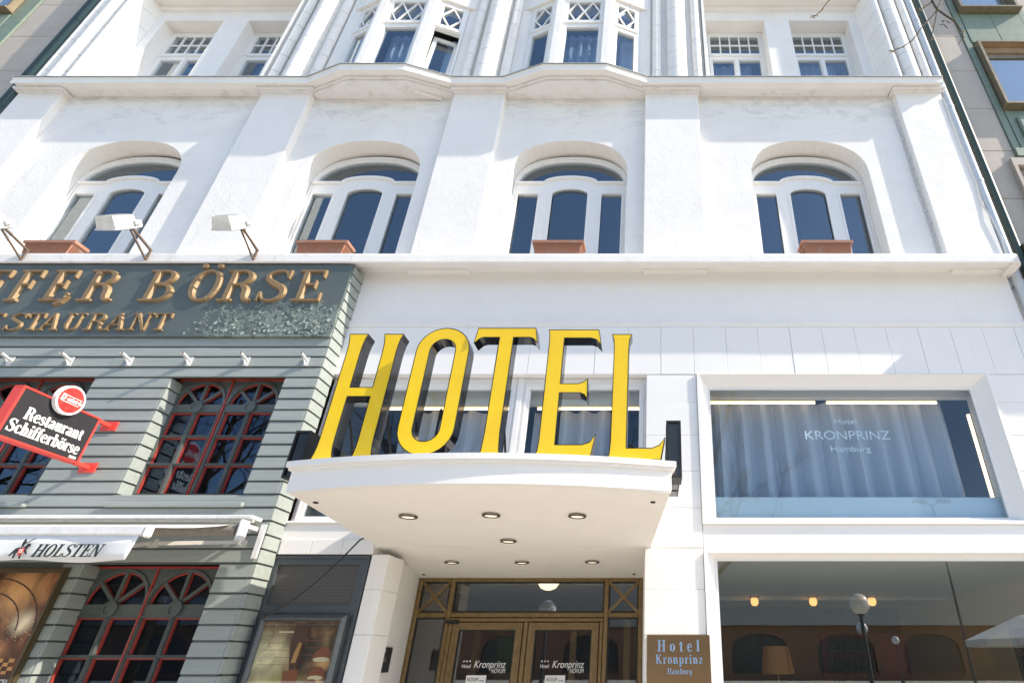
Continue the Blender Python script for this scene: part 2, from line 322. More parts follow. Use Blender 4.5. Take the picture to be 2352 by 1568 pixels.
GL = {
 'F': (.66, [st(.19, 0, 1), sf(.19, B0), ln(.03, 1-B0, .62, 1-B0), ln(.59, 1, .59, .74, .07), ln(.2, .53, .46, .53), ln(.46, .67, .46, .39, .06)]),
 'E': (.70, [st(.19, 0, 1), ln(.03, B0, .66, B0), ln(.03, 1-B0, .62, 1-B0), ln(.59, 1, .59, .74, .07), ln(.63, 0, .63, .27, .07), ln(.2, .53, .46, .53), ln(.46, .67, .46, .39, .06)]),
 'R': (.80, [st(.19, 0, 1), sf(.19, B0), ln(.03, 1-B0, .3, 1-B0), cv((.25, 1-B0, TN), (.46, .95, .1), (.58, .76, TK), (.46, .56, .1), (.22, .515, TN)), cv((.42, .53, .12), (.55, .38, TK), (.58, .14, TK), (.66, .03, .1), (.76, .06, .06))]),
 'B': (.76, [st(.19, 0, 1), ln(.03, 1-B0, .3, 1-B0), ln(.03, B0, .3, B0), cv((.25, 1-B0, TN), (.45, .95, .1), (.56, .77, TK), (.45, .58, .1), (.22, .535, TN)), cv((.25, .53, TN), (.5, .5, .1), (.62, .28, TK), (.5, .06, .1), (.25, B0, TN))]),
 'P': (.70, [st(.19, 0, 1), sf(.19, B0), ln(.03, 1-B0, .3, 1-B0), cv((.25, 1-B0, TN), (.46, .95, .1), (.58, .74, TK), (.46, .5, .1), (.22, .46, TN))]),
 'D': (.78, [st(.19, 0, 1), ln(.03, 1-B0, .3, 1-B0), ln(.03, B0, .3, B0), cv((.25, 1-B0, TN), (.5, .92, .12), (.64, .5, TK), (.5, .08, .12), (.25, B0, TN))]),
 'O': (.80, [('c', _el(.39, .5, .36, .51))]),
 'S': (.68, [cv((.58, .72, .06), (.5, .93, .08), (.34, .975, TN), (.15, .88, .12), (.14, .7, .16), (.32, .55, TK), (.5, .42, TK), (.56, .24, .16), (.46, .07, .1), (.3, .025, TN), (.14, .09, .07), (.07, .3, .06)), ln(.59, 1, .59, .7, .06), ln(.06, 0, .06, .3, .06)]),
 'C': (.72, [cv((.62, .7, .07), (.52, .93, .08), (.36, .97, TN), (.14, .8, .16), (.1, .5, TK), (.14, .2, .16), (.36, .03, TN), (.55, .09, .08), (.64, .28, .06)), ln(.62, 1, .62, .68, .06)]),
 'T': (.74, [st(.36, 0, 1), sf(.36, B0, .18), ln(.02, 1-B0, .7, 1-B0), ln(.05, 1, .05, .72, .07), ln(.67, 1, .67, .72, .07)]),
 'A': (.82, [ln(.12, 0, .4, 1, .08), ln(.4, 1, .66, 0, TK), ln(.2, .33, .55, .33), sf(.12, B0, .13), sf(.66, B0, .16)]),
 'U': (.80, [cv((.2, 1, TK), (.2, .6, TK), (.2, .3, TK), (.28, .09, .13), (.42, .03, TN), (.57, .1, .08), (.62, .3, .08), (.62, .6, .08), (.62, 1, .08)), sf(.2, 1-B0), sf(.62, 1-B0, .14)]),
 'N': (.84, [ln(.16, 0, .16, 1, .08), ln(.17, 1, .65, 0, TK), ln(.66, 0, .66, 1, .08), sf(.16, B0, .13), ln(.0, 1-B0, .22, 1-B0), sf(.66, 1-B0, .14)]),
 'H': (.86, [st(.19, 0, 1), st(.66, 0, 1), ln(.2, .51, .66, .51), sf(.19, B0), sf(.66, B0), sf(.19, 1-B0), sf(.66, 1-B0)]),
 'L': (.68, [st(.19, 0, 1), sf(.19, 1-B0), ln(.03, B0, .64, B0), ln(.61, 0, .61, .3, .07)]),
 'K': (.84, [st(.19, 0, 1), sf(.19, B0), sf(.19, 1-B0), ln(.25, .4, .6, .97, .08), ln(.36, .58, .68, .03, TK), sf(.68, B0, .14), sf(.6, 1-B0, .14)]),
 'Z': (.68, [ln(.06, 1-B0, .6, 1-B0), ln(.06, B0, .6, B0), ln(.52, .95, .12, .05, TK), ln(.07, 1, .07, .75, .06), ln(.6, 0, .6, .25, .06)]),
 'e': (.56, [cv((.12, .37, TN), (.3, .37, TN), (.49, .37, TN)), cv((.46, .38, .13), (.42, .57, .12), (.28, .65, TN), (.14, .55, .13), (.11, .34, TK), (.16, .12, .15), (.31, .03, TN), (.42, .06, .07), (.5, .16, .06))]),
 's': (.46, [cv((.38, .48, .05), (.34, .61, .06), (.23, .65, .07), (.11, .57, .11), (.13, .44, .14), (.28, .33, .15), (.38, .21, .14), (.34, .07, .09), (.2, .02, .07), (.08, .07, .05), (.06, .2, .05))]),
 't': (.38, [st(.18, .1, .84), ln(.02, .63, .36, .63), cv((.18, .2, TK), (.2, .06, .13), (.28, .02, .08), (.38, .08, .05))]),
 'a': (.56, [cv((.1, .5, .1), (.16, .62, .08), (.27, .65, TN), (.38, .58, .13), (.4, .44, TK), (.4, .15, TK), (.45, .03, .1), (.55, .06, .05)), cv((.38, .38, TN), (.2, .33, .1), (.12, .18, TK), (.2, .04, .09), (.38, .12, TN))]),
 'u': (.64, [cv((.16, .66, TK), (.16, .4, TK), (.17, .16, .17), (.27, .04, .1), (.44, .14, .08)), st(.47, 0, .66), ln(.02, .63, .16, .63), ln(.33, .63, .47, .63), ln(.47, B0, .61, B0)]),
 'r': (.48, [st(.17, 0, .66), sf(.17, B0), ln(.02, .63, .17, .63), cv((.2, .42, .08), (.28, .58, .09), (.38, .62, .12), (.43, .54, .12))]),
 'n': (.66, [st(.17, 0, .66), sf(.17, B0, .15), ln(.02, .63, .17, .63), cv((.2, .46, .08), (.31, .62, .1), (.43, .58, .15), (.48, .42, TK), (.48, .2, TK), (.48, 0, TK)), sf(.48, B0, .15)]),
 'm': (.98, [st(.17, 0, .66), sf(.17, B0, .14), ln(.02, .63, .17, .63), cv((.2, .46, .08), (.31, .62, .1), (.43, .58, .15), (.47, .42, TK), (.47, .2, TK), (.47, 0, TK)), sf(.47, B0, .13), cv((.5, .46, .08), (.61, .62, .1), (.73, .58, .15), (.77, .42, TK), (.77, .2, TK), (.77, 0, TK)), sf(.77, B0, .14)]),
 'h': (.66, [st(.17, 0, 1), sf(.17, B0, .15), ln(.02, .97, .17, .97), cv((.2, .46, .08), (.31, .62, .1), (.43, .58, .15), (.48, .42, TK), (.48, .2, TK), (.48, 0, TK)), sf(.48, B0, .15)]),
 'c': (.50, [cv((.42, .5, .12), (.36, .62, .09), (.27, .65, TN), (.14, .55, .13), (.11, .34, TK), (.16, .12, .15), (.3, .03, TN), (.4, .07, .07), (.47, .17, .06))]),
 'i': (.34, [st(.17, 0, .66), sf(.17, B0, .15), ln(.02, .63, .17, .63), st(.17, .8, .98, .17)]),
 'f': (.40, [cv((.17, 0, TK), (.17, .4, TK), (.17, .75, TK), (.22, .93, .12), (.32, .98, .08), (.4, .9, .1)), sf(.17, B0), ln(.02, .63, .36, .63)]),
 'b': (.62, [st(.17, 0, 1), ln(.02, .97, .17, .97), cv((.2, .5, .08), (.34, .64, .09), (.49, .5, .15), (.52, .33, TK), (.48, .14, .15), (.34, .02, .09), (.2, .12, .08))]),
 'p': (.62, [st(.17, -.3, .66), sf(.17, -.27, .15), ln(.02, .63, .17, .63), cv((.2, .5, .08), (.34, .64, .09), (.49, .5, .15), (.52, .33, TK), (.48, .14, .15), (.34, .02, .09), (.2, .12, .08))]),
 'o': (.58, [('c', _el(.29, .335, .27, .345))]),
 'l': (.34, [st(.17, 0, 1), sf(.17, B0, .15), ln(.02, .97, .17, .97)]),
 'k': (.64, [st(.17, 0, 1), sf(.17, B0, .15), ln(.02, .97, .17, .97), ln(.2, .28, .44, .63, .08), ln(.3, .4, .5, .03, .15), sf(.5, B0, .12), sf(.44, .63, .1)]),
 'z': (.52, [ln(.05, .63, .45, .63), ln(.05, B0, .46, B0), ln(.4, .6, .1, .06, .15), ln(.07, .66, .07, .5, .05), ln(.45, 0, .45, .18, .05)]),
 'g': (.58, [('c', _el(.27, .36, .24, .3)), st(.46, .0, .66, .15), cv((.46, .05, .15), (.44, -.16, .14), (.3, -.27, .08), (.12, -.24, .08), (.07, -.14, .1)), ln(.4, .63, .56, .63)]),
 'd': (.62, [st(.46, 0, 1), ln(.31, .97, .46, .97), cv((.43, .5, .08), (.29, .64, .09), (.14, .5, .15), (.11, .33, TK), (.15, .14, .15), (.29, .02, .09), (.43, .12, .08))]),
 ' ': (.34, []),
}
for up, lo in (('Ö', 'O'), ('ö', 'o')):
    w, s_ = GL[lo]; zz = 1.13 if up == 'Ö' else .84; q = .17 if up == 'Ö' else .13
    GL[up] = (w, s_+[('c', [(w*.5-.03+sx*q+.04*cos(2*pi*k/10), zz+.04*sin(2*pi*k/10), .09) for k in range(10)]) for sx in (-1, 1)])
def glyph(mb, ch, ox, oz, size, y, h, cham=0., shear=0., wx=1., bold=1., plane=None):
    w, strokes = GL[ch]
    for i, (kind, pts) in enumerate(strokes):
        q = [(ox+(px*wx+py*shear)*size, oz+py*size, max(pw*bold, .02)*size) for px, py, pw in pts]
        mb.ribbon(q, y, h+i*.0003, cham, kind == 'c')
    return w*size*wx
def twidth(txt, size, wx=1., track=0.): return sum(GL[c][0]*size*wx+track*size for c in txt)-track*size
def serif_text(txt, x, z, size, y, h=.002, cham=0., shear=0., wx=1., bold=1., track=0.):
    mb = MB()
    for c in txt: x += glyph(mb, c, x, z, size, y, h, cham, shear, wx, bold)+track*size
    return mb
def sans_text(txt, cx, cz, y, size, name, m, parent, shear=0., width=None, align='CENTER', xf=None, offset=0.):
    cu = bpy.data.curves.new('tmp_text', 'FONT'); cu.body = txt; cu.size = size; cu.shear = shear
    cu.align_x = align; cu.align_y = 'CENTER'; cu.extrude = .0008; cu.offset = offset
    t = bpy.data.objects.new('tmp_text', cu); COL.objects.link(t); bpy.context.view_layer.update()
    dg = bpy.context.evaluated_depsgraph_get()
    me = bpy.data.meshes.new_from_object(t.evaluated_get(dg)); bpy.data.objects.remove(t)
    sx = 1.
    if width:
        xs = [v.co.x for v in me.vertices]; sx = width/(max(xs)-min(xs))
    for v in me.vertices:
        c = v.co.copy(); p = Vector((cx+c.x*sx, y-c.z, cz+c.y)); v.co = xf @ p if xf is not None else p
    me.materials.clear(); me.name = name
    return link(name, me, m, parent)
# ================================================================ ground
def struct(name, mb, m):
    o = obj(name, mb, m); o['kind'] = 'structure'; return o
struct('pavement', MB().box(-80, 80, -14, 12, -.3, 0), 'pave')
struct('road', MB().box(-300, 300, -34, -14.0, -.5, -.13), 'asphalt')
struct('ground', MB().box(-600, 600, -600, 300, -1.2, -.52), 'pave')
struct('far_pavement', MB().box(-300, 300, -90, -34, -.5, -.004), 'pave')
# ================================================================ hotel
AX = -3.15                      # the front is symmetric about this line
PIL = [(-11.43, -10.64), (-7.07, -6.16), (-3.61, -2.69), (-.18, .76), (4.29, 5.13)]
WINC = [-8.86, -4.87, -1.43, 2.56]
hotel = thing('hotel_building', 'white plastered hotel front with arched windows, pilasters and bay windows', 'building', (AX, .1, 0))
def arch_poly(cx, hw, z0, zs, zt, n=22, e=2.25):
    pts = [(cx-hw, z0), (cx+hw, z0)]
    for k in range(n+1):
        a = pi*k/n; c = cos(a); s_ = sin(a)
        pts.append((cx+hw*(1 if c > 0 else -1)*abs(c)**(2/e), zs+(zt-zs)*abs(s_)**(2/e)))
    return pts
def arc_line(cx, hw, zs, zt, n=14, e=2.0):
    return [(cx+hw*(1 if cos(pi*k/n) > 0 else -1)*abs(cos(pi*k/n))**(2/e), zs+(zt-zs)*abs(sin(pi*k/n))**(2/e)) for k in range(n+1)]
LZ = 6.60                       # ledge top
obj('wall', MB().plate(rect(-11.4, 5.10, LZ-.2, 10.66), [arch_poly(c, .97, LZ-.1, 8.62, 9.36) for c in WINC], .12, .46), 'wallplaster', hotel)
for a, b in PIL:
    obj('pilaster', MB().cbox(a, b, 0, .2, LZ-.1, 10.58, .012), 'plaster', hotel)
    obj('pilaster_cap', MB().cbox(a-.02, b+.02, -.045, .19, 10.455, 10.50, .008).cbox(a-.05, b+.05, -.10, .2, 10.48, 10.535, .015), 'stucco', hotel)
for (a0, a), (b, b1) in zip(PIL[:-1], PIL[1:]):
    mb = MB()
    mb.box(a+.02, b-.02, .09, .2, 10.53, 10.60); mb.box(a+.03, b-.03, .05, .2, 10.545, 10.61); mb.box(a+.06, b-.06, -.02, .2, 10.525, 10.62)
    obj('moulding', mb, 'stucco', hotel)
# upper cornice swept round the two bays
BAYP = [(-.17, 0), (-.87, -.25), (-1.92, -.25), (-2.66, 0)]
path = [(5.10, 0)]+BAYP+[(2*AX-x, y) for x, y in reversed(BAYP)]+[(2*AX-5.10, 0)]
path = path[::-1]
def sweep(path, prof):
    n = len(path); k = len(prof); vs = []; fs = []
    for i, (x, y) in enumerate(path):
        d0 = Vector(path[i])-Vector(path[max(i-1, 0)]) if i else Vector(path[1])-Vector(path[0])
        d1 = Vector(path[min(i+1, n-1)])-Vector(path[i]) if i < n-1 else d0
        n0 = Vector((d0.y, -d0.x)).normalized(); n1 = Vector((d1.y, -d1.x)).normalized()
        m = (n0+n1).normalized(); m = m/max(m.dot(n0), .4)
        for o, z in prof: vs.append((x+m.x*o, y+m.y*o, z))
    for i in range(n-1):
        for j in range(k): a = i*k+j; b = i*k+(j+1) % k; fs.append((a, b, b+k, a+k))
    fs.append(tuple(range(k-1, -1, -1))); fs.append(tuple((n-1)*k+j for j in range(k)))
    return MB().add(vs, fs)
obj('cornice', sweep(path, [(-.3, 10.60), (-.1, 10.56), (.02, 10.53), (.11, 10.525), (.165, 10.52), (.18, 10.47), (.195, 10.47), (.20, 10.485), (.20, 10.575), (.215, 10.583), (.215, 10.60), (-.3, 10.645)]), 'plaster', hotel)
obj('cornice_flashing', sweep(path, [(-.25, 10.65), (.18, 10.613), (.225, 10.607), (.228, 10.598), (.232, 10.598), (.230, 10.616), (-.25, 10.657)]), 'flash', hotel)
for q in (BAYP, [(2*AX-x, y) for x, y in BAYP]):
    poly = [(q[0][0], .3), *q, (q[3][0], .3)]
    ins = [(x, y+.04) for x, y in poly]
    obj('bay_soffit', MB().hprism([(q[0][0]-.0, .2), *[(x, y) for x, y in q], (q[3][0], .2)], 10.45, 10.55), 'stucco', hotel)
    cx = sum(x for x, _ in q)/4
    obj('bay_moulding', MB().hprism([(cx+(x-cx)*1.0, y-.045 if y < .1 else y) for x, y in [(q[0][0], .2), *q, (q[3][0], .2)]], 10.485, 10.545), 'stucco', hotel)
# ---- arched windows
def pane(name, poly, y, parent, m='glass', xf=None): return obj(name, MB().plate(poly, (), y, y+.006), m, parent, xf=xf)
for c in WINC:
    zb = LZ-.15
    side = lambda s: [(c+s*.515, zb+.05), (c+s*.885, zb+.05), (c+s*.885, 8.41), (c+s*.515, 8.41)]
    mid = [(c-.315, zb+.05), (c+.315, zb+.05)]+arc_line(c, .315, 8.40, 8.54, 12)
    top = [(c+x*.90, z) for x, z in []]
    brow = arc_line(c, .44, 8.66, 8.79, 12)
    arc = [(x, z) for x, z in arc_line(c, .90, 8.62, 9.17, 20, 2.2) if z > 8.665]
    top = [(arc[0][0], 8.665)]+arc+[(arc[-1][0], 8.665)]+[(x, z+.01) for x, z in reversed(brow)]
    w = obj('arched_window', MB().plate(arch_poly(c, .985, zb, 8.62, 9.30), [side(1), side(-1), mid, top], .42, .50), 'trim', hotel)
    r = MB()
    r.ribbon([(x, z, .035) for x, z in arch_poly(c, .945, zb, 8.62, 9.235)[1:]]+[(c-.945, zb, .035)], .42, .018)
    line = [(c-.94, 8.65, .04), (c-.46, 8.65, .04)]+[(x, z-.01, .04) for x, z in reversed(brow)]+[(c+.46, 8.65, .04), (c+.94, 8.65, .04)]
    r.ribbon(line, .42, .04)
    obj('moulding_strip', r, 'trim', w)
    s_ = MB()
    for sgn in (1, -1):
        p = side(sgn); s_.ribbon([(x, z, .035) for x, z in p], .42, .012, 0, True)
    s_.ribbon([(x, z, .04) for x, z in mid], .42, .0125, 0, True)
    obj('sash_bead', s_, 'trim', w)
    for nm, p in (('side_pane', side(1)), ('side_pane', side(-1)), ('centre_pane', mid), ('top_pane', top)): pane(nm, p, .455, w)
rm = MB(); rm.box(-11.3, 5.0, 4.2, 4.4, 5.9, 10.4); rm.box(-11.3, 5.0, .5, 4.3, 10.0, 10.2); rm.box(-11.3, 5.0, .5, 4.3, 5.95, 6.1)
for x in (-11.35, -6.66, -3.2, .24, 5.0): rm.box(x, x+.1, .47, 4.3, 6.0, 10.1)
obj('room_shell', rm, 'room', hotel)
# ---- ledge above the ground floor
LEND = 5.14
led = [(.2, 6.93), (.2, 6.62), (.0, 6.62)]
def ledge(x0, x1, zo, m):
    prof = [(.3, 6.66), (-.245, 6.61), (-.268, 6.595), (-.272, 6.565), (-.272, 6.455), (-.262, 6.438), (-.245, 6.438), (-.22, 6.47), (-.10, 6.49), (-.02, 6.535), (.3, 6.535)]
    n = len(prof); vs = [(x, y, z+zo) for x in (x0, x1) for y, z in prof]
    return obj('ledge', MB().add(vs, [tuple(range(n)), tuple(range(2*n-1, n-1, -1))]+[(i, (i+1) % n, (i+1) % n+n, i+n) for i in range(n)]), m, hotel, smooth=False)
ledge(-4.265, LEND-.12, 0, 'plaster')
obj('ledge_end', MB().hprism([(LEND-.12, .3), (LEND-.12, -.27), (LEND-.06, -.265), (LEND-.01, -.235), (LEND+.02, -.18), (LEND+.02, .3)], 6.45, 6.60), 'plaster', hotel)
ledge(-11.6, -4.275, .004, 'stucco')
# ---- smooth band and stone panel course
obj('band_wall', MB().box(-4.3, 5.10, .08, .5, 5.66, 6.54), 'panel', hotel)
obj('band_moulding', MB().cbox(-4.3, 5.11, .055, .2, 5.645, 5.675, .008).box(-4.3, 5.105, .07, .2, 5.60, 5.645), 'panel', hotel)
x = -4.33; i = 0
while x < 5.1:
    x1 = min(x+.4405, 5.10)
    obj('stone_panel', MB().cbox(x+.0014, x1-.0014, .08+random.uniform(-.0025, .0025), .3, 4.875, 5.60, .004), 'panel', hotel)
    x = x1
obj('lintel_core', MB().box(-4.3, 5.09, .11, .34, 4.90, 5.655), 'panel', hotel)
# ---- piers in blocks
ZJ = [4.868]+[Zp(y, .08) for y in (924, 999, 1081, 1165, 1257, 1353, 1457)]+[1.4, .95, .5, 0]
def pier(x0, x1, zt, name='pier_block', m='panel'):
    zs = [zt]+[z for z in ZJ if z < zt-.05]
    for a, b in zip(zs[:-1], zs[1:]):
        obj(name, MB().cbox(x0, x1, .08+random.uniform(-.003, .003), .5, b+.0012, a-.0012, .0035), m, hotel)
pier(-.114, .535, 4.868); pier(4.365, 5.10, 4.868); pier(-3.147, -2.957, 2.64)
# ---- mezzanine windows
def splay(x0, x1, z0, z1, i0, i1, j0, j1, ya, yb, rim=.035):
    mb = MB(); o = rect(x0-rim, x1+rim, z0-rim*.3, z1+.0); a = rect(x0, x1, z0, z1-.0); b = rect(i0, i1, j0, j1)
    mb.plate(rect(x0-rim, x1+rim, z0-rim, z1-.002), [rect(x0+.004, x1-.004, z0+.004, z1-.006)], ya, yb+.04)
    vs = [(x, ya+.006, z) for x, z in a]+[(x, yb, z) for x, z in b]
    mb.add(vs, [(k, (k+1) % 4, (k+1) % 4+4, k+4) for k in range(4)])
    return mb
wS = obj('shop_window', splay(.575, 4.325, 3.0, 4.868, .69, 4.165, 3.05, 4.735, .055, .20), 'panel', hotel, label='wide upper shop window with pale curtain and frosted hotel name')
obj('frame', MB().plate(rect(.685, 4.17, 3.03, 4.74), [rect(.715, 4.135, 3.065, 4.705)], .195, .23), 'trim', wS)
pane('pane', rect(.715, 4.135, 3.065, 4.705), .207, wS, 'showglass')
wL = obj('shop_window', splay(.575, 4.325, .45, 2.66, .665, 4.22, .5, 2.615, .06, .17), 'panel', hotel, label='large ground floor shop window looking into the hotel lounge')
obj('frame', MB().plate(rect(.66, 4.225, .48, 2.62), [rect(.695, 4.19, .52, 2.585)], .165, .20), 'trim', wL)
pane('pane', rect(.695, 4.19, .52, 2.585), .177, wL, 'loungeglass')
obj('spandrel', MB().cbox(.54, 4.36, .085, .4, 2.655, 2.965, .006), 'panel', hotel)
x = .58
while x < 4.3:
    obj('sill_stone', MB().cbox(x+.002, min(x+.44, 4.32)-.002, .07, .36, 2.63+.03, 2.668, .004), 'panel', hotel); x += .44
# hotel-name window pair behind the letters
for a, b in ((-4.25, -1.80), (-1.74, -.118)):
    w = obj('mezzanine_window', MB().plate(rect(a, b, 3.0, 4.868), [rect(a+.10, b-.09, 3.08, 4.715)], .20, .27), 'trim', hotel)
    obj('sash_bead', MB().ribbon([(x, z, .03) for x, z in rect(a+.05, b-.045, 3.04, 4.77)], .20, .015, 0, True), 'trim', w)
    pane('pane', rect(a+.10, b-.09, 3.08, 4.715), .235, w, 'showglass')
obj('mullion', MB().box(-1.80, -1.74, .17, .3, 3.0, 4.868), 'trim', hotel)
obj('spandrel', MB().cbox(-4.25, -3.148, .085, .4, 2.645, 2.975, .006).box(-3.146, -.118, .085, .4, 2.77, 2.975).cbox(-4.26, -.118, .06, .4, 2.975, 3.0, .005), 'panel', hotel)
for k in range(3):
    obj('sill_stone', MB().cbox(-4.2+k*.35+.002, -4.2+(k+1)*.35-.002, .068, .36, 2.642, 2.80, .004), 'panel', hotel)
# mezzanine rooms
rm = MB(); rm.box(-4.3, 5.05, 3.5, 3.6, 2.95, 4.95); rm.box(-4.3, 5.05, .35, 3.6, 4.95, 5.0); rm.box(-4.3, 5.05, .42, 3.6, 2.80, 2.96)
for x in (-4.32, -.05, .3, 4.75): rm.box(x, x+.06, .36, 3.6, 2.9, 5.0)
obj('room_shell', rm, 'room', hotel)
# light frame and parapet inside the wide window
fr = MB()
fr.box(.60, 4.62, .40, .50, 4.69, 4.95); fr.box(4.235, 4.66, .40, .50, 2.97, 4.69)
obj('light_frame', fr, 'roomlight', hotel)
obj('parapet', MB().cbox(.45, 4.62, .30, .38, 2.97, 3.33, .01), mat('blue_grey_panel', (.42, .50, .54), .5), hotel)
fr = MB(); fr.box(-4.25, -.12, .42, .52, 4.60, 4.9); obj('light_frame', fr, 'roomlight', hotel)
def curtain(name, label, x0, x1, y, z0, z1, m, amp=.05, per=.22, seed=0, fold=8):
    rnd = random.Random(seed); n = int((x1-x0)/.022); vs = []; fs = []; ph = 0; xs = []
    for i in range(n+1):
        ph += .022/per*2*pi*rnd.uniform(.6, 1.4); xs.append((x0+(x1-x0)*i/n, sin(ph)*amp+rnd.uniform(-.004, .004)))
    for th in (0, .004):
        for z in (z0, (z0+z1)/2, z1):
            for xx, yy in xs: vs.append((xx, y+yy*(1.1 if z == z0 else .8 if z == z1 else 1)+th, z))
    m1 = n+1
    for t in range(2):
        for r in range(2):
            for i in range(n):
                a = t*3*m1+r*m1+i; fs.append((a, a+1, a+1+m1, a+m1))
    o = obj(name, MB().add(vs, fs), m, smooth=True); return tag(o, label, 'curtain', 'curtains behind the hotel windows')
curtain('curtain', 'pale pleated curtain behind the frosted hotel name window', .68, 3.97, .72, 3.0, 4.74, 'curtain', .075, .30, 1)
curtain('curtain', 'pale pleated curtain behind letters O and T of the yellow sign', -3.5, -1.95, .75, 3.0, 4.62, 'curtain', .075, .28, 2)
curtain('curtain', 'pale pleated curtain behind letter E of the yellow sign', -1.68, -.62, .75, 3.0, 4.62, 'curtain', .075, .28, 3)
def led(a, b, label):
    t = MB().tube([a, b], .022, 8); o = tag(obj('tube_light', t, 'led', smooth=True), label, 'tube light', 'warm tube lights inside the mezzanine windows')
    return o
led((.62, .55, 4.675), (2.18, .55, 4.675), 'left warm tube light above the curtain in the wide shop window')
led((2.34, .55, 4.675), (3.84, .55, 4.675), 'right warm tube light above the curtain in the wide shop window')
led((4.225, .55, 3.2), (4.225, .55, 4.5), 'upright warm tube light at the right edge of the wide shop window')
led((-3.9, .56, 4.59), (-1.9, .56, 4.59), 'warm tube light above the curtain behind letters H, O and T')
led((-1.6, .56, 4.59), (-.2, .56, 4.59), 'warm tube light above the curtain behind letters E and L')
# frosted lettering
yg = .205
for t, x, y, wd, hh in (('Hotel', 1942, 968, 51, .085), ('KRONPRINZ', 1946, 1000, 195, .13), ('Hamburg', 1953, 1031, 91, .085)):
    p = PP(x, y, yg); wm = Xp(x+wd/2, y, yg)-Xp(x-wd/2, y, yg)
    sans_text(t, p.x, p.z, yg, hh*1.25, 'frosted_lettering', mat('frosted', (.42, .56, .64), .6), wS, width=wm)
# ================================================================ upper storey
UZ = 10.6; UT = 15.2
def mx(x, f): return 2*AX-x if f else x
wu = MB()
# backing walls of the pilaster zones and the lintel zone, one for each side bay
for f in (0, 1):
    def B(x0, x1, y0, y1, z0, z1, m='plaster', name='upper_wall'):
        a, b = sorted((mx(x0, f), mx(x1, f))); return obj(name, MB().box(a, b, y0, y1, z0, z1), m, hotel)
    B(4.40, 5.10, .10, .9, UZ, UT); B(-.14, .93, .12, .9, UZ, UT)
    # recess: back wall with two openings
    op = [rect(*sorted((mx(a, f), mx(b, f))), UZ, 13.37) for a, b in ((1.06, 2.30), (2.82, 4.08))]
    a, b = sorted((mx(.93, f), mx(4.40, f)))
    obj('recess_wall', MB().plate(rect(a, b, UZ-.05, UT), op, .40, .75), 'plaster', hotel)
    a, b = sorted((mx(.93, f), mx(4.40, f)))
    obj('recess_lintel', MB().box(a, b, .02, .44, 13.80, UT).box(a+.01, b-.01, .33, .43, 13.70, 13.80), 'plaster', hotel)
    # splayed recess jamb in blocks
    z = UZ
    while z < 13.8:
        zt = min(z+.47, 13.8)
        for (xa, xb) in (((4.27, 4.41)), ((.94, .99))):
            q = [(mx(xa, f), .405), (mx(xb, f), .02), (mx(xb+(.05 if xb > 2 else -.05), f), .02), (mx(xb+(.05 if xb > 2 else -.05), f), .405)]
            obj('jamb_block', MB().hprism(q, z+.004, zt-.004), 'plaster', hotel)
        z = zt
    for (wa, wb) in ((1.06, 2.30), (2.82, 4.08)):
        a, b = sorted((mx(wa, f), mx(wb, f)))
        gx0, gx1 = a+.13, b-.13; c = (a+b)/2
        lows = [rect(gx0, c-.055, UZ, 12.41), rect(c+.055, gx1, UZ, 12.41)]
        w = obj('casement_window', MB().plate(rect(a-.02, b+.02, UZ-.03, 13.38), [rect(gx0-.02, gx1+.02, 12.63, 13.21)]+lows, .66, .74), 'trim', hotel)
        mb = MB().box(a+.05, b-.05, .635, .66, 12.52, 12.57).box(a+.05, b-.05, .645, .66, 13.24, 13.27).box(c-.03, c+.03, .64, .66, UZ, 12.47)
        mb.box(a+.07, a+.095, .648, .66, UZ, 13.3); mb.box(b-.095, b-.07, .648, .66, UZ, 13.3)
        obj('transom', mb, 'trim', w)
        g = MB(); n = 5
        for k in range(1, n): xx = gx0-.02+(gx1-gx0+.04)*k/n; g.box(xx-.013, xx+.013, .665, .70, 12.63, 13.21)
        g.box(gx0-.02, gx1+.02, .667, .70, 12.905, 12.935)
        obj('glazing_bars', g, 'trim', w)
        for k in range(n):
            for r_ in range(2):
                x0 = gx0-.02+(gx1-gx0+.04)*k/n; x1 = gx0-.02+(gx1-gx0+.04)*(k+1)/n
                pane('small_pane', rect(x0, x1, 12.63+r_*.29, 12.63+(r_+1)*.29), .69, w)
        for p in lows: pane('pane', p, .70, w)
        curtain('curtain', 'blue grey curtain behind the %s casement window of the %s upper bay' % (('inner', 'outer')[wa > 2], ('right', 'left')[f]), a+.1, b-.25, .95, UZ-.3, 12.6, 'curtain2', .03, .18, int(a*10)+40)
# rounded ribs standing on the cornice in drums
def rib(cx, r, y):
    z = UZ+.05; n = 10
    while z < UT:
        zt = z+.47; poly = [(cx+r*cos(pi+pi*k/n), y+r*sin(pi+pi*k/n)) for k in range(n+1)]
        j = .007; poly2 = [(cx+(r-.018)*cos(pi+pi*k/n), y+(r-.018)*sin(pi+pi*k/n)) for k in range(n+1)]
        mb = MB().hprism(poly, z+j, zt-j).hprism(poly2, z-j, z+j)
        obj('rib_drum', mb, 'plaster', hotel, smooth=True); z = zt
for f in (0, 1):
    for cx, r, y in ((4.49, .08, .05), (4.765, .155, .09), (5.03, .075, .05), (.03, .085, .08), (.80, .085, .08), (.415, .20, .12)): rib(mx(cx, f), r, y)
for cx, r, y in ((-3.15, .22, .09), (-3.51, .08, .05), (-2.79, .08, .05)): rib(cx, r, y)
obj('upper_wall', MB().box(-3.62, -2.68, .10, .9, UZ, UT), 'plaster', hotel)
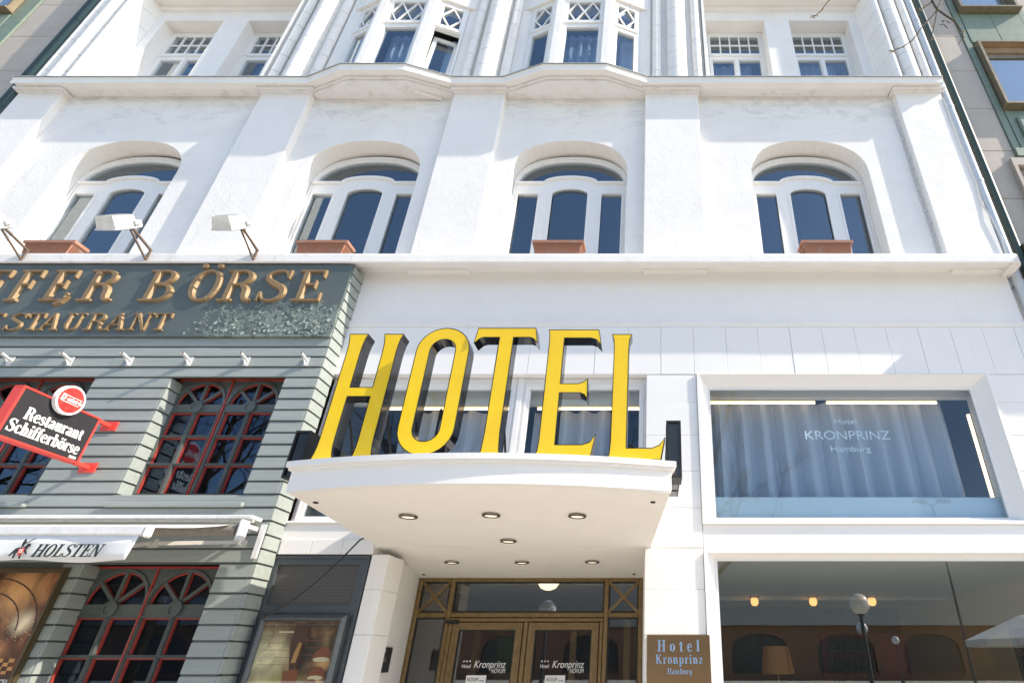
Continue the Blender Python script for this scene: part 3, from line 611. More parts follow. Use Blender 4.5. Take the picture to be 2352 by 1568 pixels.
# bays
def facet(p0, p1, off=0.):
    p0 = Vector((*p0, 0)); p1 = Vector((*p1, 0)); d = (p1-p0); L = d.length; d.normalize(); nrm = Vector((-d.y, d.x, 0))
    m = Matrix(((d.x, nrm.x, 0, p0.x), (d.y, nrm.y, 0, p0.y), (0, 0, 1, 0), (0, 0, 0, 1)))
    return m, L
for f in (0, 1):
    pts = [(-2.66, .12), (-1.90, -.17), (-.90, -.17), (-.16, .12)]
    if f: pts = [(2*AX-x, y) for x, y in reversed(pts)]
    for i in range(3):
        m, L = facet(pts[i], pts[i+1]); W0 = .09; W1 = L-.09
        if i == 0: W0 = .16
        if i == 2: W1 = L-.16
        zt = 13.18
        topr = rect(W0+.10, W1-.10, 12.45, 13.06); low = rect(W0+.10, W1-.10, UZ, 12.22)
        opn = (f == 1 and i == 2)
        hole = rect(W0+.045, W1-.045, UZ, 12.30) if opn else low
        w = obj('bay_window', MB().plate(rect(W0, W1, UZ, zt), [topr, hole], .02, .10), 'trim', hotel, xf=m)
        if opn: w['label'] = 'bay window with its lower sash tilted open'
        g = MB().box(W0+.03, W1-.03, -.005, .02, 12.33, 12.40)
        obj('transom', g, 'trim', w, xf=m)
        n = 2 if i == 1 else 1; bx0, bx1 = W0+.10, W1-.10; g = MB(); z0, z1 = 12.45, 13.06; hw = (bx1-bx0)/n
        for k in range(n):
            cx = bx0+hw*(k+.5); e = .0003*k
            g.bar((cx-hw/2, (z0+z1)/2), (cx, z1), .03, .03+e, .06); g.bar((cx, z1), (cx+hw/2, (z0+z1)/2), .03, .0305+e, .06)
            g.bar((cx-hw/2, (z0+z1)/2), (cx, z0), .03, .031+e, .06); g.bar((cx, z0), (cx+hw/2, (z0+z1)/2), .03, .0315+e, .06)
        obj('lattice', g, 'trim', w, xf=m)
        pane('top_pane', topr, .065, w, xf=m)
        if opn:
            piv = Vector((0, .06, 10.3)); t = m @ Matrix.Translation(piv) @ Matrix.Rotation(radians(-5.5), 4, 'X') @ Matrix.Translation(-piv)
            obj('tilted_sash', MB().plate(rect(W0+.05, W1-.05, UZ-.2, 12.28), [rect(W0+.12, W1-.12, UZ-.2+.05, 12.19)], .02, .07), 'trim', w, xf=t)
            pane('pane', rect(W0+.12, W1-.12, UZ-.15, 12.19), .045, w, xf=t)
        else: pane('pane', low, .065, w, xf=m)
        obj('bay_lintel', MB().box(-.02, L+.02, -.04, .3, zt, UT), 'plaster', hotel, xf=m)
        if i == 1: curtain('curtain', 'blue grey curtain behind the front panes of the %s bay window' % ('right', 'left')[f], pts[1][0]+.12, pts[2][0]-.1, .22, UZ-.4, 12.5, 'curtain2', .03, .16, 60+f)
        elif (i == 2): curtain('curtain', 'blue grey curtain behind the right facet of the %s bay window' % ('right', 'left')[f], pts[2][0]+.2, pts[3][0]-.08, .34, UZ-.4, 12.5, 'curtain2', .03, .16, 70+f)
    for x, y in pts[1:3]:
        s_ = 1 if x > (pts[1][0]+pts[2][0])/2 else -1
        poly = [(x-s_*.09, y-.05), (x+s_*.03, y-.05), (x+s_*.10, y-.01), (x+s_*.08, y+.14), (x-s_*.08, y+.14)]
        obj('bay_pillar', MB().hprism(poly, UZ, 13.2), 'plaster', hotel)
    for x, y in (pts[0], pts[3]):
        s_ = -1 if x == pts[0][0] else 1
        obj('bay_pillar', MB().hprism([(x-s_*.16, y-.02), (x+s_*.06, y-.04), (x+s_*.06, y+.3), (x-s_*.12, y+.3)], UZ, UT), 'plaster', hotel)
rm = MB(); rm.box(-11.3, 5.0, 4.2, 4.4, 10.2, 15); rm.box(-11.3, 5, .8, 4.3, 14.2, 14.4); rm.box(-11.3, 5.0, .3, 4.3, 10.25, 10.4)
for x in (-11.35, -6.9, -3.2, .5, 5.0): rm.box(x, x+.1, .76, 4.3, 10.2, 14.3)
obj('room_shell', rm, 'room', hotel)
# ================================================================ restaurant shopfront
YF = -.20; RX = -4.215; LX = -9.7
rest = thing('restaurant_shopfront', 'grey green wooden plank shopfront of the restaurant with red edged windows', 'shopfront', (-6.5, YF, 0))
PT = .1455
obj('backing', MB().plate(rect(LX, RX-.03, 0, 6.42), [rect(-6.06, -4.63, 3.16, 4.70), rect(-8.50, -7.02, 3.16, 4.70), rect(-6.05, -4.60, .6, 2.50), rect(-8.5, -7.4, .6, 2.50)], YF+.012, YF+.05).box(RX-.16, RX-.012, YF+.05, .1, 0, 6.42), 'gframe', rest)
obj('jamb_board', MB().box(-6.10, -6.072, YF+.051, .0, 3.16, 4.70), 'gframe', rest); obj('jamb_board', MB().box(-6.085, -6.052, YF+.051, .0, .5, 2.50), 'gframe', rest)
def plank(x0, x1, z0, z1, name='plank'):
    d = random.uniform(-.002, .002)
    mb = MB(); g = .0095
    # board with a small outward lean at its foot
    vs = [(x0, YF+d-.006, z0+g), (x1, YF+d-.006, z0+g), (x1, YF+.03, z0+g), (x0, YF+.03, z0+g), (x0, YF+d-.006, z0+g+.012), (x1, YF+d-.006, z0+g+.012),
          (x0, YF+d+.002, z1-g-.006), (x1, YF+d+.002, z1-g-.006), (x1, YF+d+.008, z1-g), (x0, YF+d+.008, z1-g), (x1, YF+.03, z1-g), (x0, YF+.03, z1-g)]
    fs = [(0, 1, 2, 3), (0, 4, 5, 1), (4, 6, 7, 5), (6, 9, 8, 7), (9, 11, 10, 8), (11, 3, 2, 10), (0, 3, 11, 9, 6, 4), (1, 5, 7, 8, 10, 2)]
    return obj(name, MB().add(vs, fs), 'plank', rest)
def ret(x, z0, z1, y1):          # return board round a corner facing right
    vs0 = [(YF-.004, z0+.0095), (y1, z0+.0095), (y1, z1-.0095), (YF+.006, z1-.0095)]
    vs = [(x-.028, y, z) for y, z in vs0]+[(x+.004, y, z) for y, z in vs0]
    # slight outward lean of the foot
    vs[6] = (x-.004, *vs0[2]); vs[7] = (x-.004, *vs0[3])
    return obj('corner_plank', MB().add(vs, [(0, 1, 2, 3), (7, 6, 5, 4), (0, 4, 5, 1), (1, 5, 6, 2), (2, 6, 7, 3), (3, 7, 4, 0)]), 'plank', rest)
k = 0; z = 5.274
while z > .3:
    z0 = z-PT
    if z0 > 4.66 or (z0 < 3.12 and z > 2.55): segs = [(LX, RX-.03)]
    elif z > 3.17: segs = [(-4.625, RX-.03), (-7.0, -6.08), (LX, -8.5)]
    else: segs = [(-4.60, RX-.03), (-6.25, -6.06), (-7.4, -7.2), (LX, -8.5)]
    for a, b in segs:
        if b-a > 3:
            c = random.choice((-6.9, -5.6, -7.6)); plank(a, c-.001, z0, z); plank(c+.001, b, z0, z)
        else: plank(a, b, z0, z)
    ret(RX, z0, z, .085)
    if 3.17 < z and z0 < 4.66: ret(-6.05, z0, min(z, 4.69), 0.)
    if z < 2.55: ret(-6.03, z0, z, 0.)
    z = z0
z = 5.274
while z < 6.4: ret(RX, z, min(z+PT, 6.43), .085); z += PT
# restaurant windows
def rest_window(x0, x1, z0, z1, arch_r, rows, label, y=0.):
    w = obj('round_headed_window', MB().box(x0-.04, x1+.06, y+.06, y+.075, z0-.02, z0), 'gframe', rest, label=label)
    xm = (x0+x1)/2; holes = []; panes = []; fr = MB(); rd = MB(); bars = MB(); bosses = MB()
    zs = z1-.045-arch_r
    for cx in ((x0+xm)/2, (xm+x1)/2):
        r = arch_r
        half = [(cx+r*cos(pi*k/16), zs+r*sin(pi*k/16)) for k in range(17)]
        holes.append(half)
        rd.ribbon([(cx+(r-.006)*cos(pi*k/16), zs+(r-.006)*sin(pi*k/16), .02) for k in range(17)], y+.035, .012)
        fr.ribbon([(cx+(r+.02)*cos(pi*k/16), zs+(r+.02)*sin(pi*k/16), .03) for k in range(17)], y, .016)
        for a in (42, 90, 138):
            dx, dz = cos(radians(a)), sin(radians(a))
            bars = MB(); bars.bar((cx, zs), (cx+dx*r, zs+dz*r), .035, y+.005+a*1e-5, y+.045); rd.bar((cx+.018, zs), (cx+.018+dx*r*.95, zs+dz*r*.95), .012, y+.02+a*1e-5, y+.05); obj('fan_bar', bars, 'gframe', w)
        panes.append(half)
        bm_ = MB(); bm_.plate(disc(cx, zs-.045, .072, 20), (), y-.02, y+.02); bm_.ribbon([(px, pz, .022) for px, pz in disc(cx, zs-.045, .066, 20)], y-.02, .012, 0, True)
        obj('boss', bm_, 'gframe', w)
        for (ra, rb) in rows:
            for (pa, pb) in ((cx-r, cx-.022), (cx+.022, cx+r)):
                holes.append(rect(pa, pb, rb, ra)); panes.append(rect(pa, pb, rb, ra))
                rd.bar((pa, ra-.006), (pb, ra-.006), .014, y+.02, y+.05); rd.bar((pa+.006, rb), (pa+.006, ra-.013), .014, y+.02, y+.05)
                fr.ribbon([(px, pz, .016) for px, pz in rect(pa-.012, pb+.012, rb-.012, ra+.012)], y, .012, 0, True)
    obj('frame', MB().plate(rect(x0-.02, x1+.02, z0, z1), holes, y, y+.06), 'gframe', w)
    obj('frame_moulding', fr, 'gframe', w); obj('red_bead', rd, 'red', w)
    e = MB().box(x0-.02, x1+.02, y-.02, y+.01, z1-.010, z1+.012).box(x0-.018, x0+.004, y-.02, y+.01, z0, z1-.012)
    obj('red_edge', e, 'red', w)
    obj('red_mullion', MB().plate([(xm-.007, z0+.01), (xm+.007, z0+.01), (xm+.007, z1-.013), (xm-.007, z1-.013)], (), y-.022, y-.001), 'red', w)
    for p in panes: obj('pane', MB().plate(p, (), y+.042, y+.047), 'restglass', w)
rows = [(4.300, 4.005), (3.975, 3.655), (3.625, 3.295)]
rest_window(-6.08, -4.74, 3.20, 4.745, .29, rows, 'upper restaurant window, the right one, with double round heads')
rest_window(-8.54, -7.2, 3.20, 4.745, .29, rows, 'upper restaurant window behind the hanging sign')
rows2 = [(2.0, 1.665), (1.635, 1.30), (1.27, .93)]
rest_window(-6.06, -4.70, .7, 2.49, .315, rows2, 'lower restaurant window under the awning')
for a, b in ((-6.11, -4.57), (-8.55, -6.99)):
    obj('window_sill', MB().cbox(a, b, YF-.045, YF+.1, 3.09, 3.14, .008).box(a+.06, b-.06, YF+.06, .05, 3.14, 3.195), 'plank', rest)
rm = MB(); rm.box(-9.7, -4.3, 3.4, 3.5, 0, 6.4)
for z in (5.0, 2.7, -.1): rm.box(-9.7, -4.35, .1, 3.45, z, z+.12)
for x in (-9.7, -4.36): rm.box(x, x+.04, .09, 3.45, 0, 6)
obj('room_shell', rm, mat('restaurant_room', (.045, .035, .03), .9), rest)
# ---------------------------------------------------------------- fascia sign board
def peel_mat():
    m = mat('peeling_board', (.085, .108, .104), .5, col2=(.105, .128, .122), ns=3, ramp=(.35, .7), bump=.15, bs=30, bd=.003)
    n = m.node_tree.nodes; l = m.node_tree.links; b = n['Principled BSDF']
    g = n.new('ShaderNodeNewGeometry'); sp = n.new('ShaderNodeSeparateXYZ'); l.new(g.outputs['Position'], sp.inputs[0])
    def rng(out, a, c):
        r = n.new('ShaderNodeMapRange'); r.inputs['From Min'].default_value = a; r.inputs['From Max'].default_value = c; r.interpolation_type = 'SMOOTHSTEP'
        l.new(sp.outputs[out], r.inputs['Value']); return r.outputs[0]
    mx_ = n.new('ShaderNodeMath'); mx_.operation = 'MULTIPLY'; l.new(rng('X', -6.5, -5.5), mx_.inputs[0]); l.new(rng('Z', 6.1, 5.55), mx_.inputs[1])
    t = n.new('ShaderNodeTexNoise'); t.inputs['Scale'].default_value = 7; t.inputs['Detail'].default_value = 9; t.inputs['Roughness'].default_value = .7; l.new(g.outputs['Position'], t.inputs['Vector'])
    vo = n.new('ShaderNodeTexVoronoi'); vo.inputs['Scale'].default_value = 40; l.new(g.outputs['Position'], vo.inputs['Vector'])
    ad = n.new('ShaderNodeMath'); ad.operation = 'MULTIPLY_ADD'; ad.inputs[1].default_value = .35; l.new(vo.outputs['Distance'], ad.inputs[0]); l.new(t.outputs['Fac'], ad.inputs[2])
    a2 = n.new('ShaderNodeMath'); a2.operation = 'MULTIPLY_ADD'; a2.inputs[1].default_value = .36; l.new(mx_.outputs[0], a2.inputs[0]); l.new(ad.outputs[0], a2.inputs[2])
    r = n.new('ShaderNodeValToRGB'); r.color_ramp.elements[0].position = .98; r.color_ramp.elements[1].position = 1.0; l.new(a2.outputs[0], r.inputs[0])
    old = b.inputs['Base Color'].links[0].from_socket
    mxc = n.new('ShaderNodeMix'); mxc.data_type = 'RGBA'; l.new(r.outputs[0], mxc.inputs['Factor']); l.new(old, mxc.inputs['A']); mxc.inputs['B'].default_value = (.20, .245, .21, 1)
    l.new(mxc.outputs['Result'], b.inputs['Base Color'])
    bp = n.new('ShaderNodeBump'); bp.inputs['Strength'].default_value = 1.; bp.inputs['Distance'].default_value = .02; bp.invert = True
    l.new(r.outputs[0], bp.inputs['Height']); ob = b.inputs['Normal'].links[0].from_socket; l.new(ob, bp.inputs['Normal']); l.new(bp.outputs[0], b.inputs['Normal'])
    return m
YB = YF-.03
fas = thing('fascia_sign', 'weathered green fascia board with raised gold restaurant name, paint peeling at right', 'sign', (-6.5, YB, 5.3))
obj('board', MB().box(LX, RX-.012, YB, YB+.05, 5.285, 6.43).box(LX, RX-.01, YB-.012, YB+.05, 5.262, 5.285), peel_mat(), fas)
c4 = lambda x, y: (.3907*x, 551+.3907*y)
def gold_line(seq, ybase, ytop, hh):
    zb = Zp(c4(0, ybase)[1], YB-.02); zt = Zp(c4(0, ytop)[1], YB-.02); size = zt-zb
    for ch, xa, xb in seq:
        a = Xp(c4(xa, 0)[0], c4(0, ybase)[1], YB-.02); b = Xp(c4(xb, 0)[0], c4(0, ybase)[1], YB-.02)
        wx = (b-a)/(GL[ch][0]*size)
        mb = MB(); glyph(mb, ch, a, zb, size, YB+.004, hh, .42, 0, wx, 1.12)
        obj('letter', mb, 'gold', fas, label='raised gold letter '+ch)
gold_line([('F', -185, -25), ('F', 10, 165), ('E', 215, 385), ('R', 435, 655), ('B', 795, 1005), ('Ö', 1055, 1275), ('R', 1262, 1478), ('S', 1488, 1672), ('E', 1697, 1885)], 360, 178, .042)
gold_line([('E', -118, -18), ('S', 5, 118), ('T', 120, 222), ('A', 206, 332), ('U', 336, 462), ('R', 478, 604), ('A', 592, 726), ('N', 736, 866), ('T', 872, 978)], 530, 430, .032)
p = PP(*c4(355, 375), YB)
obj('loose_serif', MB().ribbon([(p.x-.07, p.z-.03, .06), (p.x+.02, p.z+.02, .07), (p.x+.09, p.z+.1, .03)], YB+.003, .045, .5), 'gold', fas)
fk = MB(); fk2 = MB(); rnd = random.Random(21)
for k in range(420):
    u = rnd.random()**.7; x = -6.15+u*1.85; zz = 5.30+abs(rnd.gauss(0, .22))
    if zz > 5.30+.16+.42*u or x > -4.3: continue
    s_ = rnd.uniform(.008, .034); a = rnd.uniform(0, 6.28); cu = rnd.uniform(.004, .016)
    c_, n_ = cos(a)*s_, sin(a)*s_; w_ = rnd.uniform(.4, .9)
    (fk if rnd.random() < .65 else fk2).add([(x-c_, YB-.0008, zz-n_), (x-n_*w_, YB-.001, zz+c_*w_), (x+c_, YB-cu, zz+n_), (x+n_*w_, YB-.002-cu*.4, zz-c_*w_)], [(0, 1, 2, 3)])
obj('paint_flakes', fk, mat('flake_pale', (.30, .35, .30), .6), fas)['kind'] = 'stuff'
obj('paint_flakes', fk2, mat('flake_dark', (.10, .13, .12), .6), fas)['kind'] = 'stuff'
# ---------------------------------------------------------------- flag holders
fh = thing('flag_holder', 'x', 'flag holder', (0, 0, 0), 'flag holders in a row on the planks', True)
obj('tube', MB().tube([(0, .0, 0), (0, -.15, .035)], .021, 12, False).tube([(0, -.15, .035), (0, .0, 0)], .017, 12, False).tube([(0, -.002, 0), (0, -.004, .0)], .021, 12), 'galv', fh, smooth=True)
obj('bracket', MB().box(-.03, .03, -.006, .006, -.075, .05).add([(-.004, -.006, -.07), (.004, -.006, -.07), (.004, -.006, .0), (-.004, -.006, .0), (-.004, -.09, .01), (.004, -.09, .01)], [(0, 1, 2, 3), (0, 4, 5, 1), (3, 2, 5, 4), (0, 3, 4), (1, 5, 2)]), 'galv', fh)
ordn = ('leftmost', 'second', 'third', 'fourth', 'fifth', 'rightmost')
for i, cx in enumerate((70, 420, 770, 1120, 1455, 1805)):
    q = PP(*c4(cx, 712), YF)
    lb = '%s galvanised flag holder%s on the plank wall under the gold lettering' % (ordn[i], '' if i in (0, 5) else ' from the left')
    if i == 0: fh.location = (q.x, YF-.012, q.z); fh['label'] = lb
    else: dup(fh, (q.x, YF-.012, q.z), lb)
# ---------------------------------------------------------------- hanging sign
XS = -6.5; Y0 = -1.31; Y1 = -.40
RZ = Matrix.Rotation(radians(90), 4, 'Z')
hs = thing('hanging_sign', 'black restaurant hanging sign with red frame and round red disc, jutting from the planks', 'sign', (XS, YF, 3.8))
T = Matrix.Translation((XS, 0, 0)) @ RZ       # local x -> world Y, local -y -> world +X
z0, z1 = 3.52, 4.06
obj('panel', MB().box(Y0+.02, Y1-.02, -.045, .045, z0+.02, z1-.02), 'signblack', hs, xf=T)
fr = MB().cbox(Y0, Y1, -.055, .055, z1-.022, z1, .005).cbox(Y0, Y1, -.055, .055, z0, z0+.022, .005).cbox(Y0, Y0+.024, -.056, .056, z0+.022, z1-.022, .005).cbox(Y1-.022, Y1, -.056, .056, z0+.022, z1-.022, .005)
obj('frame', fr, 'signred', hs, xf=T)
ar = MB()
for zz in (z1-.02, z0+.015): ar.cbox(Y1, YF-.01, -.02, .02, zz-.022, zz+.022, .004)
obj('arm', ar, 'signred', hs, xf=T)
for zz in (z1-.02, z0+.015): obj('mounting_plate', MB().cbox(YF-.02, YF-.006, -.09, .10, zz-.06, zz+.055, .003), 'signred', hs, xf=T)
dc = obj('disc', MB().plate(disc(-.865, 4.085, .16, 40), (), -.105, -.062), 'white', hs, xf=T, label='round red and white disc')
obj('disc_face', MB().plate(disc(-.865, 4.085, .138, 40), (), -.108, -.106), mat('disc_red', (.70, .05, .04), .45, col2=(.60, .03, .03), ns=9, ramp=(.5, .56)), dc, xf=T)
ln_ = MB().bar((-.975, 4.12), (-.75, 4.12), .006, -.11, -.1085).bar((-.97, 4.05), (-.76, 4.05), .006, -.11, -.1085)
obj('disc_rule', ln_, 'white', dc, xf=T)
sans_text('uckstein', -.825, 4.086, -.1092, .06, 'lettering', 'white', dc, shear=.15, width=.17, xf=T, offset=.002)
obj('lettering', serif_text('D', -.985, 4.055, .07, -.108, .0012, 0, .1, 1., 1.3), 'white', dc, xf=T)
def fit_text(txt, x0, x1, zb, size, y, m, parent, xf=None, bold=1., shear=0., track=0., name='lettering', h=.0015, cham=0.):
    w = twidth(txt, size, 1., track); wx = (x1-x0-track*size*(len(txt)-1))/(w-track*size*(len(txt)-1))
    return obj(name, serif_text(txt, x0, zb, size, y, h, cham, shear, wx, bold, track), m, parent, xf=xf)
fit_text('Restaurant', Y0+.15, Y1-.10, z1-.30, .125, -.045, 'white', hs, T, 1.18)
fit_text('Schifferbörse', Y0+.055, Y1-.055, z1-.455, .125, -.045, 'white', hs, T, 1.15)
obj('maker_label', MB().box(Y1-.13, Y1-.05, -.047, -.0455, z0+.035, z0+.06), 'white', hs, xf=T)
# ---------------------------------------------------------------- floodlights on the ledge
fl = thing('flood_light', 'x', 'floodlight', (0, 0, 0), 'floodlights on arms above the fascia sign', True)
obj('arm', MB().bar((0, 0), (1, 0), .01, 0, .01) if False else MB().tube([(0, .01, .03), (.0, -.47, .14)], .017, 4).tube([(0, -.01, -.13), (.0, -.46, .12)], .013, 4).tube([(0, -.01, -.14), (0, -.01, .04)], .016, 4), 'rust', fl)
hb = MB()
a = [(-.15, -.40), (.15, -.40), (.17, -.86), (-.17, -.86)]
vs = [(x, y, .055) for x, y in a]+[(x*.85, y+(.02 if y < -.5 else -.02), .05+.21) for x, y in a]
hb.add(vs, [(0, 1, 2, 3), (4, 7, 6, 5)]+[(i, (i+1) % 4, (i+1) % 4+4, i+4) for i in range(4)])
for k in range(6): hb.box(-.12, .12, -.80+k*.065, -.79+k*.065, .25, .275)
FT = Matrix.Translation((0, -.45, .13)) @ Matrix.Rotation(radians(47), 4, 'X') @ Matrix.Scale(.76, 4) @ Matrix.Translation((0, .42, -.10))
obj('housing', hb, 'lampwhite', fl, xf=FT)
obj('glass_rim', MB().cbox(-.185, .185, -.885, -.39, .03, .055, .008), 'lampwhite', fl, xf=FT)
obj('lens', MB().box(-.15, .15, -.84, -.43, .022, .029), mat('lamp_lens', (.25, .27, .28), .1), fl, xf=FT)
obj('yoke', MB().cbox(-.20, -.17, -.48, -.38, .04, .17, .006).cbox(.17, .20, -.48, -.38, .04, .17, .006).box(-.20, .20, -.385, -.37, .05, .16).tube([(-.23, -.45, .1), (.23, -.45, .1)], .022, 10), 'lampwhite', fl, xf=FT)
obj('wire', MB().tube([(.05, -.5, .19), (.05, -.44, .26), (.04, -.39, .24), (.02, -.36, .13)], .008, 6), 'lampwhite', fl, smooth=True, xf=FT)
for i, (x, lb) in enumerate(((-7.11, 'white floodlight on a steel arm in front of the first arched window'), (-5.61, 'white floodlight on a steel arm before the pilaster above the gold lettering'), (-8.85, 'floodlight cut by the left picture edge, only its steel arm showing'))):
    if i == 0: fl.location = (x, -.285, 6.60); fl['label'] = lb
    else: dup(fl, (x, -.285, 6.60), lb)
# ---------------------------------------------------------------- terracotta planters
pl = thing('planter_box', 'x', 'planter', (0, 0, 0), 'terracotta boxes on the ledge', True)
def tray(l, w, h, t):
    o = [(-l/2, -w/2), (l/2, -w/2), (l/2, w/2), (-l/2, w/2)]; s0 = .9
    vs = [(x*s0, y*s0, 0) for x, y in o]+[(x, y, h) for x, y in o]+[(x-t*(1 if x > 0 else -1), y-t*(1 if y > 0 else -1), h) for x, y in o]+[(x-t*(1 if x > 0 else -1), y-t*(1 if y > 0 else -1), h*.6) for x, y in o]
    fs = [(3, 2, 1, 0)]
    for a in range(3):
        for i in range(4): j = (i+1) % 4; fs.append((a*4+i, a*4+j, a*4+4+j, a*4+4+i))
    fs.append((12, 13, 14, 15)); return MB().add(vs, fs)
obj('body', tray(.70, .20, .25, .02), 'terra', pl)
rb = MB()
for k in range(7): rb.cbox(-.325-.002*k, .325+.002*k, -.100-.001*k, -.085, .06+k*.018, .068+k*.018, .002).cbox(.318+.002*k, .336+.002*k, -.08, .08, .06+k*.018, .068+k*.018, .002).cbox(-.336-.002*k, -.318-.002*k, -.08, .08, .06+k*.018, .068+k*.018, .002)
obj('ribs', rb, 'terra', pl)
rim = MB(); rim.plate(rect(-.375, .375, -.118, .118), [rect(-.335, .335, -.08, .08)], 0, .045)
obj('rim', MB().add([(x, z, .205+y) for x, y, z in rim.v], rim.f), 'terra', pl)
obj('soil', MB().box(-.33, .33, -.075, .075, .16, .22), 'soil', pl)
for i, c in enumerate(WINC):
    lb = 'terracotta planter on the ledge before the %s arched window' % ('first', 'second', 'third', 'fourth')[i]+' from the left'
    loc = (c+(.12, .06, .03, -.08)[i], -.10, 6.635)
    if i == 0: pl.location = loc; pl['label'] = lb
    else: dup(pl, loc, lb)
for i, (x, n) in enumerate(((WINC[1]+.06, 3), (WINC[2]+.05, 2), (WINC[3]-.05, 3))):
    pt = thing('pansy', 'small yellow pansies peeping over the planter of the %s arched window' % ('second', 'third', 'fourth')[i], 'flower', (x, -.1, 6.84), 'pansies in the planters')
    lf = MB(); fw = MB(); rnd = random.Random(i)
    for k in range(n*5):
        px = x+rnd.uniform(-.22, .22); a = rnd.uniform(0, 6.28); zz = 6.86+rnd.uniform(0, .045); s_ = .016
        lf.add([(px, -.1-.05, zz), (px+s_*cos(a), -.15+s_*sin(a), zz+.02), (px+2*s_*cos(a), -.15+2*s_*sin(a), zz+.012), (px+s_*cos(a)+.008, -.15+s_*sin(a)-.01, zz)], [(0, 1, 2, 3)])
    for k in range(n):
        px = x+rnd.uniform(-.16, .16); zz = 6.905
        for q in range(5):
            a = q*1.256; fw.add([(px, -.16, zz), (px+.018*cos(a-.5), -.165, zz+.018*sin(a-.5)), (px+.024*cos(a), -.168, zz+.024*sin(a)), (px+.018*cos(a+.5), -.165, zz+.018*sin(a+.5))], [(0, 1, 2, 3)])
    obj('leaves', lf, 'leaf', pt); obj('petals', fw, 'flower', pt)
# ---------------------------------------------------------------- awning
aw = thing('awning', 'white retractable awning over the restaurant, partly rolled out, with beer name on its valance', 'awning', (-6.5, YF, 2.8))
obj('cover_rail', MB().cbox(LX, -4.30, YF-.20, YF-.01, 2.925, 2.965, .008).box(LX, -4.31, YF-.14, YF-.125, 2.90, 2.925), 'white_metal', aw)
YR = -.42; ZR = 2.80; YE = -1.42; ZE = 2.60; XR = -4.45
obj('roller', MB().tube([(LX, YR, ZR), (-4.38, YR, ZR)], .062, 16), 'awnunder', aw, smooth=True)
obj('end_bracket', MB().cbox(-4.345, -4.305, YR-.075, YR+.05, 2.66, 2.90, .012).box(-4.34, -4.31, YR+.05, YF-.008, 2.83, 2.87).cbox(-4.285, -4.225, YF-.03, YF-.012, 2.55, 2.90, .004), 'white_metal', aw)
cl = MB(); n = 40; vs = []; fs = []
for i in range(n+1):
    x = LX+(XR-LX)*i/n
    for j in range(5):
        t = j/4; y = YR+(YE-YR)*t; zz = ZR+.06+(ZE+.03-ZR-.06)*t-.02*sin(pi*t)
        vs.append((x, y, zz)); vs.append((x, y, zz-.003))
for i in range(n):
    for j in range(4):
        a = (i*5+j)*2; b = ((i+1)*5+j)*2
        fs += [(a, a+2, b+2, b), (a+1, b+1, b+3, a+3)]
obj('cloth', MB().add(vs, fs), 'awnfab', aw, smooth=True)
obj('front_rail', MB().cbox(LX, XR, YE-.045, YE+.03, ZE-.045, ZE+.04, .012).cbox(XR, XR+.035, YE-.05, YE+.035, ZE-.06, ZE+.045, .015), 'white_metal', aw)
vs = []; fs = []; n = 90
for i in range(n+1):
    x = LX+(XR-.03-LX)*i/n
    for j, t in enumerate((0, .35, .7, 1)):
        wv = sin(i*.55)*.012*t+sin(i*.23+1)*.015*t
        vs.append((x-.03*t*(1 if i == n else 0), YE-.03+wv, ZE-.04-.215*t-.01*sin(i*.4)*t))
for i in range(n):
    for j in range(3): a = i*4+j; fs.append((a, a+1, a+5, a+4))
va = obj('valance', MB().add(vs, fs), 'awnfab', aw, smooth=True)
va.modifiers.new('thick', 'SOLIDIFY').thickness = .003
Yv = YE-.062
pa = PP(68, 1278, Yv); pb = PP(232, 1278, Yv)
fit_text('HOLSTEN', pa.x, pb.x-.03, pa.z+.0, Zp(1249, Yv)-pa.z, Yv, mat('print_dark_green', (.012, .03, .028), .6), va, None, 1.05, .30)
# horseman emblem with red shield
em = MB(); q = PP(47, 1263, Yv); s_ = .16
body = [(-.42, -.10), (-.30, .10), (-.12, .16), (.10, .14), (.22, .34), (.36, .36), (.44, .22), (.36, .18), (.30, .02), (.44, -.18), (.34, -.20), (.22, -.06), (.14, -.12), (.20, -.42), (.10, -.42), (.04, -.14), (-.16, -.12), (-.14, -.40), (-.24, -.40), (-.28, -.12), (-.44, -.30), (-.52, -.26)]
em.plate([(q.x+x*s_, q.z+z*s_) for x, z in body], (), Yv-.001, Yv)
em.plate([(q.x+x*s_, q.z+z*s_) for x, z in [(-.06, .17), (.06, .17), (.10, .42), (.05, .58), (-.05, .56), (-.09, .40)]], (), Yv-.0012, Yv)
em.bar((q.x+.02*s_, q.z+.3*s_), (q.x+.5*s_, q.z+.62*s_), .008, Yv-.0013, Yv)
obj('horseman_emblem', em, 'signblack', va)
sh = MB().plate([(q.x+x*s_, q.z+z*s_) for x, z in [(-.10, .10), (.20, .10), (.20, -.12), (.05, -.28), (-.10, -.12)]], (), Yv-.003, Yv-.0015)
obj('emblem_shield', sh, 'signred', va)
fit_text('H', q.x-.05*s_, q.x+.15*s_, q.z-.12*s_, .18*s_, Yv-.0031, 'white', va, None, 1.0)
ob1 = PP(568, 1244, -.46); ob2 = PP(352, 1247, -1.0); ob3 = PP(250, 1262, -1.38)
obj('folding_arm', MB().tube([ob1, ob2], .024, 4).tube([ob2+Vector((0, 0, .01)), ob3], .022, 4).tube([ob2-Vector((.03, 0, .0)), ob2+Vector((.03, 0, 0))], .042, 8).cbox(ob3.x-.05, ob3.x+.05, ob3.y-.03, ob3.y+.03, ob3.z-.05, ob3.z+.06, .008), 'armgrey', aw)
obj('arm_joint_foot', MB().cbox(-6.52, -6.38, YE-.02, YE+.1, ZE-.32, ZE-.24, .01), 'white_metal', aw)
